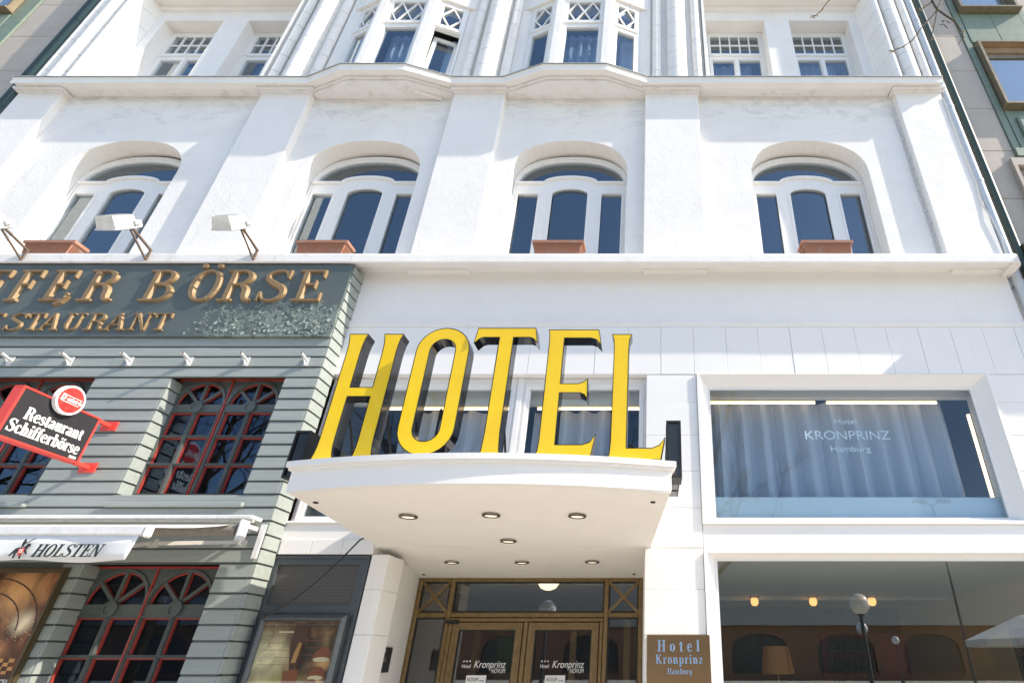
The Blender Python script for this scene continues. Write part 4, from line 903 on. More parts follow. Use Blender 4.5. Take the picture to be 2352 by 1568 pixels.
# ---------------------------------------------------------------- posters
def poster_mat(name, c1, c2, c3, sc, glows=(), band=0.):
    m = bpy.data.materials.new(name); m.use_nodes = True; n = m.node_tree.nodes; l = m.node_tree.links; b = n['Principled BSDF']
    g = n.new('ShaderNodeNewGeometry'); t = n.new('ShaderNodeTexNoise'); t.inputs['Scale'].default_value = sc; t.inputs['Detail'].default_value = 7; t.inputs['Distortion'].default_value = 1.2
    l.new(g.outputs['Position'], t.inputs['Vector']); r = n.new('ShaderNodeValToRGB'); e = r.color_ramp.elements
    e[0].position = .35; e[0].color = (*c1, 1); e[1].position = .72; e[1].color = (*c3, 1); x = e.new(.55); x.color = (*c2, 1)
    l.new(t.outputs['Fac'], r.inputs[0]); cur = r.outputs[0]
    for gx, gz, gr, gc in glows:      # printed pools of colour
        vm = n.new('ShaderNodeVectorMath'); vm.operation = 'DISTANCE'; mp = n.new('ShaderNodeMapping'); mp.inputs['Scale'].default_value = (1, 0, 1)
        l.new(g.outputs['Position'], mp.inputs[0]); l.new(mp.outputs[0], vm.inputs[0]); vm.inputs[1].default_value = (gx, 0, gz)
        mr = n.new('ShaderNodeMapRange'); mr.interpolation_type = 'SMOOTHSTEP'; mr.inputs['From Min'].default_value = 0; mr.inputs['From Max'].default_value = gr; mr.inputs['To Min'].default_value = 1; mr.inputs['To Max'].default_value = 0
        l.new(vm.outputs['Value'], mr.inputs['Value']); ml = n.new('ShaderNodeMath'); ml.operation = 'MULTIPLY'; l.new(mr.outputs[0], ml.inputs[0]); l.new(t.outputs['Fac'], ml.inputs[1])
        m2 = n.new('ShaderNodeMath'); m2.operation = 'MULTIPLY'; m2.use_clamp = True; m2.inputs[1].default_value = 2.2; l.new(ml.outputs[0], m2.inputs[0])
        mx_ = n.new('ShaderNodeMix'); mx_.data_type = 'RGBA'; l.new(m2.outputs[0], mx_.inputs['Factor']); l.new(cur, mx_.inputs['A']); mx_.inputs['B'].default_value = (*gc, 1); cur = mx_.outputs['Result']
    l.new(cur, b.inputs['Base Color']); b.inputs['Roughness'].default_value = .25
    return m
pA = thing('framed_poster', 'framed brown interior photograph beside the lower restaurant window, script name at its foot', 'poster', (-6.8, YF, .9))
xa, xb, za, zb = -7.35, -6.14, .95, 2.46; yy = YF-.05
obj('frame', MB().plate(rect(xa, xb, za, zb), [rect(xa+.05, xb-.05, za+.05, zb-.05)], yy, YF-.005).ribbon([(x, z, .02) for x, z in rect(xa+.02, xb-.02, za+.02, zb-.02)], yy, .012, 0, True), mat('dark_bronze_frame', (.10, .075, .04), .4, .4), pA)
obj('print', MB().box(xa+.05, xb-.05, YF-.03, YF-.012, za+.05, zb-.05), poster_mat('poster_a', (.025, .008, .004), (.17, .06, .024), (.42, .20, .08), 2.6, [(-6.55, 2.22, .35, (.75, .40, .16)), (-6.35, 1.95, .16, (.95, .8, .55)), (-6.95, 1.9, .3, (.8, .5, .2)), (-6.5, 1.66, .2, (.45, .2, .08))], .9), pA)
def flat(name, poly, y, m, par): return obj(name, MB().plate(poly, (), y-.0012, y), m, par)
pm = [mat('print_%s' % n_, c, .3) for n_, c in (('amber', (.55, .28, .09)), ('cream', (.8, .66, .42)), ('umber', (.07, .025, .012)), ('rust', (.30, .09, .03)), ('olive', (.22, .24, .07)), ('wood', (.16, .075, .03)))]
yp = YF-.0305
flats = MB()
for k in range(3):
    r = .30+.17*k; cx = -6.85
    flats.ribbon([(cx+r*cos(pi*j/18), 1.85+r*.8*sin(pi*j/18), .012) for j in range(19) if xa+.06 < cx+r*cos(pi*j/18) < xb-.06 and 1.85+r*.8*sin(pi*j/18) < zb-.06], yp, .001+k*.0002)
obj('print_vaults', flats, pm[2], pA)
rnd = random.Random(5); mb = MB()
for k in range(60):
    x = rnd.gauss(-6.4, .12); z_ = rnd.gauss(1.88, .07); r = rnd.uniform(.0015, .005)
    if xa+.07 < x < xb-.07: mb.plate(disc(x, z_, r, 6), (), yp-.0035-k*.00002, yp)
obj('print_lights', mb, pm[1], pA)
mb = MB()
for r_ in range(5):
    for c_ in range(8):
        if (r_+c_) % 2 == 0:
            x = -6.62+c_*.055+r_*.01; z_ = 1.60-r_*.035
            if x < xb-.11: mb.plate(rect(x, x+.052, z_, z_+.032), (), yp-.0042, yp)
obj('print_floor', mb, pm[0], pA)
flat('print_caption', rect(xa+.06, xb-.06, 1.39, 1.50), yp-.005, pm[2], pA)
sans_text('Schifferbörse', -6.42, 1.445, yp-.0065, .085, 'lettering', 'white', pA, shear=.3, width=.46)
# grey metal bay with vent and light box
gb = thing('vent_panel', 'grey metal door panel with perforated vent above the light box poster', 'vent panel', (-3.7, .1, 0))
obj('frame', MB().plate(rect(-4.25, -3.152, 0, 2.635), [rect(-4.17, -3.27, 2.13, 2.535)], .10, .16).box(-3.20, -3.165, .085, .10, 0, 2.62).box(-4.24, -3.165, .08, .10, 2.60, 2.625).box(-4.24, -3.2, .09, .10, 2.055, 2.075), 'greymetal', gb)
def perf_mat():
    m = mat('perforated_metal', (.10, .095, .09), .5, .3); n = m.node_tree.nodes; l = m.node_tree.links; b = n['Principled BSDF']
    g = n.new('ShaderNodeNewGeometry'); mp = n.new('ShaderNodeMapping'); mp.inputs['Scale'].default_value = (1, 0, 1); l.new(g.outputs['Position'], mp.inputs[0])
    sp = n.new('ShaderNodeSeparateXYZ'); l.new(mp.outputs[0], sp.inputs[0])
    # hexagonal hole grid
    def math_(op, a, b_=None, v=None):
        q = n.new('ShaderNodeMath'); q.operation = op
        l.new(a, q.inputs[0])
        if b_ is not None: l.new(b_, q.inputs[1])
        elif v is not None: q.inputs[1].default_value = v
        return q.outputs[0]
    pitch = .0165; row = math_('DIVIDE', sp.outputs['Z'], v=pitch*.87); fl_ = math_('FLOOR', row); fz = math_('SUBTRACT', math_('SUBTRACT', row, fl_), v=.5)
    odd = math_('MODULO', fl_, v=2.); sx = math_('ADD', math_('DIVIDE', sp.outputs['X'], v=pitch), math_('MULTIPLY', odd, v=.5))
    fx = math_('SUBTRACT', math_('FRACT', sx), v=.5)
    d2 = math_('ADD', math_('MULTIPLY', fx, fx), math_('MULTIPLY', math_('MULTIPLY', fz, fz), v=.76))
    h = math_('GREATER_THAN', d2, v=.085)
    mx_ = n.new('ShaderNodeMix'); mx_.data_type = 'RGBA'; l.new(h, mx_.inputs['Factor']); mx_.inputs['A'].default_value = (.006, .006, .006, 1); mx_.inputs['B'].default_value = (.14, .13, .12, 1)
    l.new(mx_.outputs['Result'], b.inputs['Base Color']); return m
obj('perforated_grille', MB().box(-4.18, -3.26, .125, .135, 2.12, 2.545), perf_mat(), gb)
lb = thing('light_box', 'grey framed light box poster with chandelier and pendant lamp photograph', 'poster', (-3.67, 0, .6))
xa, xb, za, zb = -4.13, -3.23, .55, 2.03; yl = -.01
fr = MB(); fr.plate(rect(xa, xb, za, zb), [rect(xa+.062, xb-.062, za+.062, zb-.062)], yl+.03, .095)
o = rect(xa, xb, za, zb); i_ = rect(xa+.045, xb-.045, za+.045, zb-.045); i2 = rect(xa+.064, xb-.064, za+.064, zb-.064)
fr.add([(x, yl+.03, z) for x, z in o]+[(x, yl-.012, z) for x, z in rect(xa+.03, xb-.03, za+.03, zb-.03)]+[(x, yl-.005, z) for x, z in i_]+[(x, yl+.031, z) for x, z in i2], [(a*4+i, a*4+(i+1) % 4, a*4+4+(i+1) % 4, a*4+4+i) for a in range(3) for i in range(4)])
obj('frame', fr, 'greymetal', lb)
obj('print', MB().box(xa+.055, xb-.055, yl+.035, yl+.06, za+.055, zb-.055), poster_mat('poster_b', (.03, .016, .008), (.16, .085, .034), (.36, .23, .10), 4., [(-3.96, 1.66, .34, (1., .85, .5)), (-3.93, 1.36, .2, (.95, .75, .4)), (-3.36, 1.60, .14, (.8, .42, .16)), (-3.4, 1.42, .12, (.75, .5, .2)), (-3.75, 1.25, .35, (.55, .50, .16))]), lb)
yq = yl+.0345; X0 = xa+.065; X1 = xb-.065
def L_(u, v): return (X0+(X1-X0)*u, 1.955-v*.72)
mb = MB()
for k in range(5): mb.plate([L_(.05, .16+k*.09), L_(.46, .16+k*.09), L_(.46, .165+k*.09), L_(.05, .165+k*.09)], (), yq-.0012, yq)
for k in range(4): mb.plate([L_(.62, .22+k*.09), L_(.9, .22+k*.09), L_(.9, .226+k*.09), L_(.62, .226+k*.09)], (), yq-.0012, yq)
obj('print_beams', mb, pm[3], lb)
flat('print_lamp_slot', [L_(.22, .105), L_(.44, .105), L_(.44, .125), L_(.22, .125)], yq-.0006, pm[1], lb)
mb = MB(); rnd = random.Random(9)
for (u, v, R_) in ((.12, .42, .11), (.22, .42, .15), (.08, .46, .07), (.2, .82, .09)):
    c0 = L_(u, v)
    for k in range(12):
        a = 2*pi*k/12+rnd.uniform(-.1, .1); r = R_*rnd.uniform(.2, .55)
        mb.plate([(c0[0]+.005*cos(a+1.57), c0[1]+.005*sin(a+1.57)), (c0[0]+r*cos(a), c0[1]+r*sin(a)), (c0[0]-.005*cos(a+1.57), c0[1]-.005*sin(a+1.57))], (), yq-.002-k*.00003, yq)
    mb.plate(disc(c0[0], c0[1], R_*.22, 12), (), yq-.003, yq)
obj('print_chandelier', mb, pm[1], lb)
mb = MB()
mb.ribbon([(*L_(.16, 0), .005), (*L_(.13, .3), .006)], yq-.0022, .001)
obj('print_chandelier_chain', mb, pm[0], lb)
flat('print_column', [L_(.42, .0), L_(.6, .0), L_(.62, .5), L_(.50, .62), L_(.42, .3)], yq-.0012, pm[2], lb)
flat('print_figure', [L_(.53, .24), L_(.57, .26), L_(.56, .4), L_(.55, .5), L_(.49, .5), L_(.5, .38)], yq-.0024, pm[0], lb)
flat('print_cabinet', [L_(.43, .6), L_(.62, .58), L_(.62, 1.), L_(.44, 1.)], yq-.0024, pm[3], lb)
for k, (u, v, s_) in enumerate(((.88, .46, 1.), (.86, .68, .9), (.82, .80, .7))):
    flat('print_lamp_shade', [L_(u-.13*s_, v), L_(u-.10*s_, v-.09*s_), L_(u-.03*s_, v-.15*s_), L_(u+.05*s_, v-.15*s_), L_(min(u+.12*s_, 1), v-.07*s_), L_(min(u+.13*s_, 1), v)], yq-.003-k*.0006, pm[3], lb)
    c0 = L_(u, v); flat('print_lamp_glow', [(min(x, X1), z_) for x, z_ in disc(c0[0], c0[1], .085*s_, 18, .022*s_)], yq-.0034-k*.0006, pm[1], lb)
obj('glass', MB().box(X0-.005, X1+.005, yl+.022, yl+.026, za+.085, zb-.085), 'shopglass', lb)
# loose black cable
a = PP(826, 1240, -.15); b = PP(596, 1424, -.21)
n = 14; pts = []
for k in range(n+1):
    t = k/n; p_ = a.lerp(b, t); p_.z -= .14*sin(pi*t)*(1-.3*t); p_.y -= .05*sin(pi*t); pts.append(p_)
tag(obj('hanging_cable', MB().tube([a+Vector((.05, .06, .06))]+pts, .009, 8), 'cable', smooth=True), 'loose black cable sagging across the perforated vent', 'cable')
# ================================================================ entrance canopy
can = thing('entrance_canopy', 'white curved entrance canopy with recessed downlights', 'canopy', (-1.53, .08, 2.72))
SZ = lambda x, y: 2.72-.09*(y-.08)
def front(off, yend=-1.64, x0=-3.19, x1=.13, bow=.24, n=24):
    xm = (x0+x1)/2; h = (x1-x0)/2
    return [(xm+u*(h+off), yend-bow*(1-u*u)-off) for u in [-1+2*k/n for k in range(n+1)]]
body = front(0)+[(-.05, .078), (-3.10, .078)]
obj('slab', MB().hprism(body, SZ, 3.075), 'soffit', can)
obj('fascia', MB().hprism(front(.012)+[(p[0]*1, p[1]) for p in reversed(front(-.02))], lambda x, y: 2.885, 3.06), 'panel', can)
lip = front(.055)+[(.02, .07), (-3.12, .07)]
obj('lip', MB().hprism(front(.035)+[(.01, .075), (-3.115, .075)], 3.06, 3.085).hprism(lip, 3.085, 3.135), 'panel', can)
obj('edge_strip', MB().hprism(front(.006)+list(reversed(front(-.05))), lambda x, y: SZ(x, y)-.006, 2.90), 'panel', can)
# recess ceiling and left wall of the entrance
obj('porch_ceiling', MB().hprism([(-3.147, .082), (-.116, .082), (-.14, 1.66), (-3.25, 1.66)], SZ, 2.95), 'soffit', hotel)
zz = 0.
while zz < 2.6:
    zt = min(zz+.44, 2.66)
    obj('porch_wall_block', MB().hprism([(-2.958, .10), (-3.172, 1.62), (-3.30, 1.62), (-3.08, .10)], zz+.0008, zt-.0008), 'panel', hotel); zz += .44
obj('porch_wall', MB().hprism([(-.13, .49), (-.165, 1.62), (.0, 1.62), (.0, .49)], 0, 2.68), 'panel', hotel)
def SP(x, y):
    t = tan(PITCH+atan((784-y)/FPX)); d = (1.12+.09*(CAMD+.08))/(t+.09); Y = d-CAMD
    return Vector((Xp(x, y, Y), Y, SZ(0, Y)))
c5 = lambda x, y: (673.75+.4297*x, 673.75+.4297*y)
dl = thing('downlight', 'x', 'downlight', (0, 0, 0), 'round downlights in the canopy soffit', True)
obj('ring', MB().lathe((0, 0, 0), [(.060, .02), (.062, -.003), (.070, -.009), (.084, -.006), (.087, .002), (.084, .004)], 28, False), mat('bronze_ring', (.10, .075, .055), .3, .6), dl, smooth=True)
obj('lens', MB().lathe((0, 0, 0), [(.001, .004), (.055, .004), (.061, -.001), (.061, .012), (.001, .012)], 24), 'bulb', dl, smooth=True)
dims = MB().lathe((0, 0, 0), [(.001, .006), (.05, .006), (.056, -.002), (.056, .012), (.001, .012)], 24)
where = ['front left', 'front middle', 'front right', 'centre', 'back left', 'back middle', 'back right']
for i, (x, y) in enumerate(((615, 1187), (1058, 1180), (1518, 1184), (1150, 1318), (848, 1432), (1223, 1433), (1598, 1430))):
    q = SP(*c5(x, y)); loc = (q.x, q.y, q.z-.012); l_ = '%s round downlight in the canopy soffit' % where[i]
    if i == 0: dl.location = loc; dl['label'] = l_; r = dl
    else: r = dup(dl, loc, l_)
    if i in (2, 5, 3, 0):
        for c in r.children:
            if c.name.startswith('lens'):
                c.data = c.data.copy(); c.data.materials.clear(); c.data.materials.append(M['bulbdim'])
for (x, y) in ((120, 1115), (1922, 1113), (697, 1500), (1822, 1497)):
    q = SP(*c5(x, y)); obj('drain_hole', MB().lathe((q.x, q.y, q.z-.008), [(.022, .012), (.024, 0), (.016, -.001), (.015, .006), (.001, .006)], 14), 'black', can)
# ================================================================ HOTEL letters
sg = thing('hotel_sign', 'large yellow HOTEL letters with black sides standing on the curved canopy', 'sign', (-1.5, -1.6, 3.14))
def stem_poly(x0, x1, z0, z1, fb=.027, ft=.025):
    return [(x0-fb, z0), (x1+fb, z0), (x1+.012, z0+.05), (x1+.003, z0+.12), (x1, z0+.2), (x1, z1-.2), (x1+.003, z1-.12), (x1+.012, z1-.05), (x1+ft, z1), (x0-ft, z1), (x0-.012, z1-.05), (x0-.003, z1-.12), (x0, z1-.2), (x0, z0+.2), (x0-.003, z0+.12), (x0-.012, z0+.05)]
ZA, ZB = 3.165, 4.445
s1 = stem_poly(-3.03, -2.905, ZA, ZB); s2 = stem_poly(-2.68, -2.553, ZA, ZB)
Hp = s1[:5]+[(-2.905, 3.775), (-2.68, 3.775)]+[s2[13], s2[14], s2[15], s2[0]]+s2[1:13]+[(-2.68, 3.86), (-2.905, 3.86)]+s1[5:]
def stadium(cx, r, z0, z1, n=14): return [(cx+r*cos(pi*k/n), z1-r+r*sin(pi*k/n)) for k in range(n+1)]+[(cx-r*cos(pi*k/n), z0+r-r*sin(pi*k/n)) for k in range(n+1)]
Oo = stadium(-2.055, .25, 3.175, 4.46); Oi = stadium(-2.055, .128, 3.29, 4.345)
Tp = [(-1.475-.055, ZA), (-1.42+.055, ZA), (-1.375, ZA+.05), (-1.385, ZA+.2), (-1.385, 4.352), (-1.22, 4.352), (-1.18, 4.335), (-1.146, 4.29), (-1.175, ZB), (-1.735, ZB), (-1.752, 4.29), (-1.715, 4.335), (-1.675, 4.352), (-1.512, 4.352), (-1.512, ZA+.2), (-1.52, ZA+.05)]
Ep = [(-1.055, ZA), (-.572, ZA), (-.535, 3.355), (-.58, 3.285), (-.65, 3.262), (-.893, 3.262), (-.893, 3.775), (-.70, 3.775), (-.655, 3.757), (-.632, 3.715), (-.640, 3.905), (-.67, 3.875), (-.72, 3.858), (-.893, 3.858), (-.893, 4.362), (-.63, 4.362), (-.575, 4.345), (-.53, 4.29), (-.558, ZB), (-1.045, ZB), (-1.033, ZB-.05), (-1.028, ZB-.15), (-1.028, ZA+.15), (-1.035, ZA+.05)]
Lp = [(-.425, ZA), (.045, ZA), (.085, 3.36), (.04, 3.29), (-.03, 3.262), (-.265, 3.262), (-.265, ZB-.15), (-.258, ZB-.05), (-.24, ZB), (-.425, ZB), (-.407, ZB-.05), (-.40, ZB-.15), (-.40, ZA+.15), (-.407, ZA+.05)]
def grow(poly, d):
    n = len(poly); out = []; A = sum(poly[i][0]*poly[(i+1) % n][1]-poly[(i+1) % n][0]*poly[i][1] for i in range(n)); sg_ = 1 if A > 0 else -1
    for i in range(n):
        p0 = Vector(poly[i-1]); p = Vector(poly[i]); p1 = Vector(poly[(i+1) % n]); a = (p-p0).normalized(); b = (p1-p).normalized()
        na = Vector((a.y, -a.x))*sg_; nb = Vector((b.y, -b.x))*sg_; m = na+nb; m = m.normalized()/max((m.normalized()).dot(na), .5) if m.length > .1 else na
        out.append(tuple(p+m*d))
    return out
for ch, poly, holes, yf in (('H', Hp, [], -1.66), ('O', Oo, [Oi], -1.75), ('T', Tp, [], -1.775), ('E', Ep, [], -1.745), ('L', Lp, [], -1.655)):
    l_ = obj('letter', MB().plate(grow(poly, .006), [grow(h, -.006) for h in holes], yf, yf+.14), 'ltside', sg, label='black sided yellow letter '+ch)
    obj('yellow_face', MB().plate(poly, holes, yf-.012, yf+.002), 'yellow', l_)
    tr = MB(); tr.ribbon([(x, z, .006) for x, z in grow(poly, .005)], yf-.0002, .013, 0, True)
    for h in holes: tr.ribbon([(x, z, .006) for x, z in grow(h, -.005)], yf-.0002, .013, 0, True)
    obj('edge_trim', tr, 'ltside', l_)
rl = front(-.05, -1.56, -3.14, .09); rb = front(-.30, -1.56, -3.14+.0, .09)
obj('base_rail', MB().hprism([p for p in rl]+list(reversed([(x, y) for x, y in rb])), 3.136, 3.168), 'black', sg)
for x, y in ((-2.97, -1.5), (-2.6, -1.5), (-2.05, -1.58), (-1.45, -1.6), (-.95, -1.58), (-.33, -1.5)): obj('stay', MB().tube([(x, y+.05, 3.16), (x, y+.05, 3.7), (x, y+.5, 3.145)], .012, 4), 'black', sg)
for nm, x, lab in (('side_sign', .115, 'black side sign box at the right end of the canopy, seen edge on'), ('side_sign', -3.36, 'black side sign box at the left end of the canopy behind letter H')):
    t = thing(nm, lab, 'sign', (x, -1.2, 3.1)); s_ = 1 if x > 0 else -1
    mb = MB()
    for k, (ya, h) in enumerate(((-1.50, .44 if x > 0 else .34), (-1.22, .38 if x > 0 else .32), (-.95, .34), (-.68, .32))):
        obj('letter_box', MB().cbox(x, x+.115, ya, ya+.2, 3.137-(.09 if k == 0 else 0), 3.137+h, .004), mat('side_box_%d' % k, (.05, .055, .06), .25) if s_ > 0 else 'ltside', t)
        obj('rim', MB().plate(rect(x-.012, x+.127, 3.14-(.1 if k == 0 else 0), 3.137+h+.012), [rect(x+.006, x+.109, 3.16-(.1 if k == 0 else 0), 3.137+h-.008)], ya-.02, ya+.21), 'black', t)
# ================================================================ entrance doors
YD = 1.6
den = thing('entrance_doors', 'bronze framed glass double doors with crossed corner lights under the canopy', 'door', (-1.67, YD, 0))
XL, XR_, ZT = -3.167, -.168, 2.585
v0, v1 = -2.70, -.645
fr = MB()
def fbar(x0, x1, z0, z1, y=YD, d=.07, c=.008): fr.cbox(x0, x1, y, y+d, z0, z1, c)
for a, b in ((XL, XL+.055), (v0-.03, v0+.03), (v1-.03, v1+.03), (XR_-.055, XR_)): fbar(a, b, 0, ZT)
for a, b in ((XL+.055, v0-.03), (v0+.03, v1-.03), (v1+.03, XR_-.055)): fbar(a, b, ZT-.05, ZT); fbar(a, b, 2.105, 2.165)
obj('frame', fr, 'bronze', den)
g = MB()
for a, b in ((XL+.055, v0-.03), (v0+.03, v1-.03), (v1+.03, XR_-.055)):
    g.plate(rect(a, b, 2.165, ZT-.05), [rect(a+.018, b-.018, 2.183, ZT-.068)], YD+.012, YD+.05)
    if a != v0+.03: g.plate(rect(a, b, 0, 2.105), [rect(a+.018, b-.018, .1, 2.087)], YD+.012, YD+.05)
obj('gasket', g, 'black', den)
for a, b in ((XL+.055, v0-.03), (v1+.03, XR_-.055)):
    cr = MB().bar((a, 2.165), (b, ZT-.05), .035, YD+.003, YD+.06).bar((a, ZT-.05), (b, 2.165), .035, YD+.0035, YD+.06)
    obj('cross_bars', cr, 'bronze', den)
    pane('corner_pane', rect(a, b, 2.165, ZT-.05), YD+.03, den, 'shopglass'); pane('side_pane', rect(a, b, .05, 2.105), YD+.03, den, 'shopglass')
pane('transom_pane', rect(v0+.03, v1-.03, 2.165, ZT-.05), YD+.03, den, 'shopglass')
xm = (v0+v1)/2
fr = MB(); fbar(v0+.03, v1-.03, 2.055, 2.10, YD-.01, .06); fbar(v0+.03, v0+.075, 0, 2.055, YD-.01, .06); fbar(v1-.075, v1-.03, 0, 2.055, YD-.01, .06); fbar(xm-.03, xm+.03, 0, 2.055, YD-.01, .06)
obj('door_surround', fr, 'bronze', den)
for a, b in ((v0+.085, xm-.04), (xm+.04, v1-.085)):
    lf = obj('door_leaf', MB().plate(rect(a, b, .02, 2.045), [rect(a+.085, b-.085, .25, 1.965)], YD-.005, YD+.045).ribbon([(x, z, .02) for x, z in rect(a+.035, b-.035, .05, 2.01)], YD-.005, .008, 0, True), 'bronze', den)
    obj('gasket', MB().plate(rect(a+.085, b-.085, .25, 1.965), [rect(a+.10, b-.10, .27, 1.948)], YD+.004, YD+.04), 'black', lf)
    pane('pane', rect(a+.09, b-.09, .255, 1.96), YD+.02, lf, 'shopglass')
    c = (a+b)/2-.02
    sans_text('Kronprinz', c+.10, 1.575, YD+.014, .115, 'lettering', 'white', lf, shear=.25, width=.40)
    sans_text('Hotel', c-.19, 1.557, YD+.014, .06, 'lettering', 'white', lf, shear=.1, width=.11)
    for k in range(3):
        s_ = []
        for j in range(10): r = .014 if j % 2 == 0 else .006; s_.append((c-.225+k*.038+r*sin(pi*j/5), 1.612+r*cos(pi*j/5)))
        obj('star', MB().plate(s_, (), YD+.012, YD+.014), 'white', lf)
    sans_text('NOVUM', c+.22, 1.505, YD+.014, .07, 'lettering', 'white', lf, shear=.0, width=.17)
    obj('sticker', MB().box(c-.17, c+.08, YD+.0145, YD+.0165, 1.30, 1.46), 'white', lf)
    sans_text('NOVUM', c-.085, 1.413, YD+.0135, .06, 'lettering', 'signblack', lf, width=.13)
    sans_text('hotels', c+.03, 1.405, YD+.0135, .03, 'lettering', 'signblack', lf, width=.06)
    sans_text('Willkommen zu Hause', c-.045, 1.355, YD+.0135, .03, 'lettering', 'signblack', lf, width=.2)
obj('closer', MB().cbox(v0+.0, v0+.16, YD-.06, YD-.012, 2.03, 2.075, .006), 'black', den)
# porch lobby behind the doors
lo = MB(); lo.box(-3.5, 0.2, 6.5, 6.6, 0, 2.7); lo.box(-3.45, -3.35, 1.7, 6.5, 0, 2.7); lo.box(.02, .12, 1.7, 6.5, 0, 2.7)
obj('lobby_wall', lo, mat('lobby_wall_paint', (.20, .165, .13), .8), hotel)
obj('lobby_ceiling', MB().box(-3.5, .2, 1.68, 6.6, 2.62, 2.7), 'roomlight', hotel)
obj('lobby_floor', MB().box(-3.5, .2, 1.6, 6.6, -.02, .02), mat('lobby_floor', (.12, .09, .07), .3), hotel)
inner = MB()
for a, b in ((-2.9, -2.8), (-2.05, -1.95), (-1.35, -1.25), (-.5, -.4)): inner.box(a, b, 3.6, 3.7, 0, 2.2)
inner.box(-3.3, -.1, 3.6, 3.7, 2.2, 2.3)
obj('inner_door_frame', inner, 'bronze', hotel)
obj('lobby_partition', MB().box(-2.75, -2.1, 4.6, 4.7, .9, 2.0), mat('lobby_green', (.10, .16, .03), .7), hotel)
cl_ = thing('ceiling_lamp', 'oval glowing ceiling lamp inside the entrance, behind the door transom', 'lamp', (-1.55, 2.3, 2.6), 'ceiling lamps inside the hotel')
obj('shade', MB().lathe((-1.55, 2.3, 2.60), [(.15, 0), (.145, -.02), (.11, -.07), (.05, -.095), (.001, -.1)], 24), mat('lobby_shade', (.8, .75, .6), .4, emit=(1., .8, .5), es=.9), cl_, smooth=True)
obj('rim', MB().lathe((-1.55, 2.3, 2.60), [(.16, .02), (.17, .0), (.152, -.008)], 24), 'white_metal', cl_, smooth=True)
# ================================================================ plaque, intercom
xa = Xp(1486, 1457, .06); xb = Xp(1630, 1457, .06); za = 1.33; zb = Zp(1457, .06)
pq = thing('brass_plaque', 'brass nameplate with blue lettering on the white pier beside the entrance', 'plaque', ((xa+xb)/2, .06, za))
obj('plate', MB().cbox(xa, xb, .058, .074, za, zb, .003), 'brass', pq)
def pl_text(t, u0, u1, py, cap, tr_):
    zb_ = Zp(py, .056); x0 = xa+(xb-xa)*u0; x1 = xa+(xb-xa)*u1
    fit_text(t, x0, x1, zb_, cap, .0578, 'palegold', pq, None, .78, 0, tr_, 'lettering', .0012)
    fit_text(t, x0, x1, zb_, cap, .0564, 'blue', pq, None, .42, 0, tr_, 'lettering', .0012)
pl_text('Hotel', .165, .83, 1495, .104, .40); pl_text('Kronprinz', .135, .875, 1523, .082, .10); pl_text('Hamburg', .32, .70, 1547, .05, .05)
sc = MB()
for x in (xa+.012, xb-.012):
    for z in (zb-.012,): sc.lathe((x, .057, z), [(.006, 0), (.006, .002)], 10)
ic = thing('notice_plate', 'small black plate with white symbols on the left porch wall', 'sign', (-3.05, .72, 1.5))
d = Vector((-.214, 1.52, 0)).normalized(); TI = Matrix(((d.x, -d.y, 0, -2.958+.214*-.40), (d.y, d.x, 0, .10+1.52*.40), (0, 0, 1, 0), (0, 0, 0, 1)))
# local x runs into the porch, local -y points into the porch opening
TI = Matrix(((d.x, -d.y, 0, -2.958-.214*.36), (d.y, d.x, 0, .10+1.52*.36), (0, 0, 1, 0), (0, 0, 0, 1)))
obj('plate', MB().cbox(-.24, .30, -.016, -.002, 1.50, 1.75, .003), 'signblack', ic, xf=TI)
gy = mat('print_grey', (.35, .35, .34), .5)
obj('rule', MB().box(-.16, .19, -.018, -.0165, 1.66, 1.662).box(-.16, .19, -.018, -.0165, 1.60, 1.602), gy, ic, xf=TI)
sy = MB()
for k in range(3): cx = -.05+k*.06; sy.plate(disc(cx, 1.645, .007, 8), (), -.018, -.0165); sy.plate([(cx-.014, 1.61), (cx+.014, 1.61), (cx+.008, 1.635), (cx-.008, 1.635)], (), -.018, -.0165)
sy.plate([(-.02, 1.70), (.05, 1.70), (.015, 1.725)], (), -.018, -.0165)
obj('symbol', sy, gy, ic, xf=TI)
# ================================================================ lounge behind the large window
lz = MB(); lz.box(.2, 5.6, 7.4, 7.5, 0, 2.7)
obj('lounge_wall', lz, mat('lounge_brown', (.075, .052, .04), .8, col2=(.10, .07, .05), ns=2), hotel)
obj('lounge_wall', MB().box(5.45, 5.55, .5, 7.5, 0, 2.7).box(.14, .2, .5, 7.5, 0, 2.7), mat('lounge_tan', (.74, .57, .34), .8), hotel)
obj('lounge_ceiling', MB().box(.15, 5.6, .42, 7.5, 2.66, 2.72).box(.15, 5.45, 4.9, 5.0, 2.60, 2.66), mat('lounge_ceiling_paint', (.66, .66, .60), .8), hotel)
obj('lounge_floor', MB().box(.15, 5.6, .5, 7.5, -.02, .02), mat('lounge_floor', (.28, .2, .13), .4), hotel)
obj('lounge_alcove', MB().box(3.6, 5.44, 7.30, 7.39, 0, 2.15), mat('lounge_red', (.36, .03, .03), .7), hotel)
sh = MB()
for z in (1.1, 1.45, 1.8): sh.box(3.7, 4.8, 7.05, 7.3, z, z+.03)
obj('bar_shelf', sh, 'gframe', hotel)
rnd = random.Random(3); base = None; i = 0
for r_, z in enumerate((1.13, 1.48, 1.83)):
    for k in range(12):
        x = 3.76+k*.09
        if base is None:
            base = obj('bottle', MB().lathe((0, 0, 0), [(.03, 0), (.032, .16), (.012, .21), (.012, .27), (.001, .27)], 10), mat('bottle_glass', (.10, .08, .03), .1), smooth=True); b = base
        else: b = base.copy(); COL.objects.link(b)
        b.location = (x, 7.17, z); tag(b, 'dark bottle in a row on the %s bar shelf' % ('lower', 'middle', 'upper')[r_], 'bottle', 'bottles on the %s bar shelf' % ('lower', 'middle', 'upper')[r_])
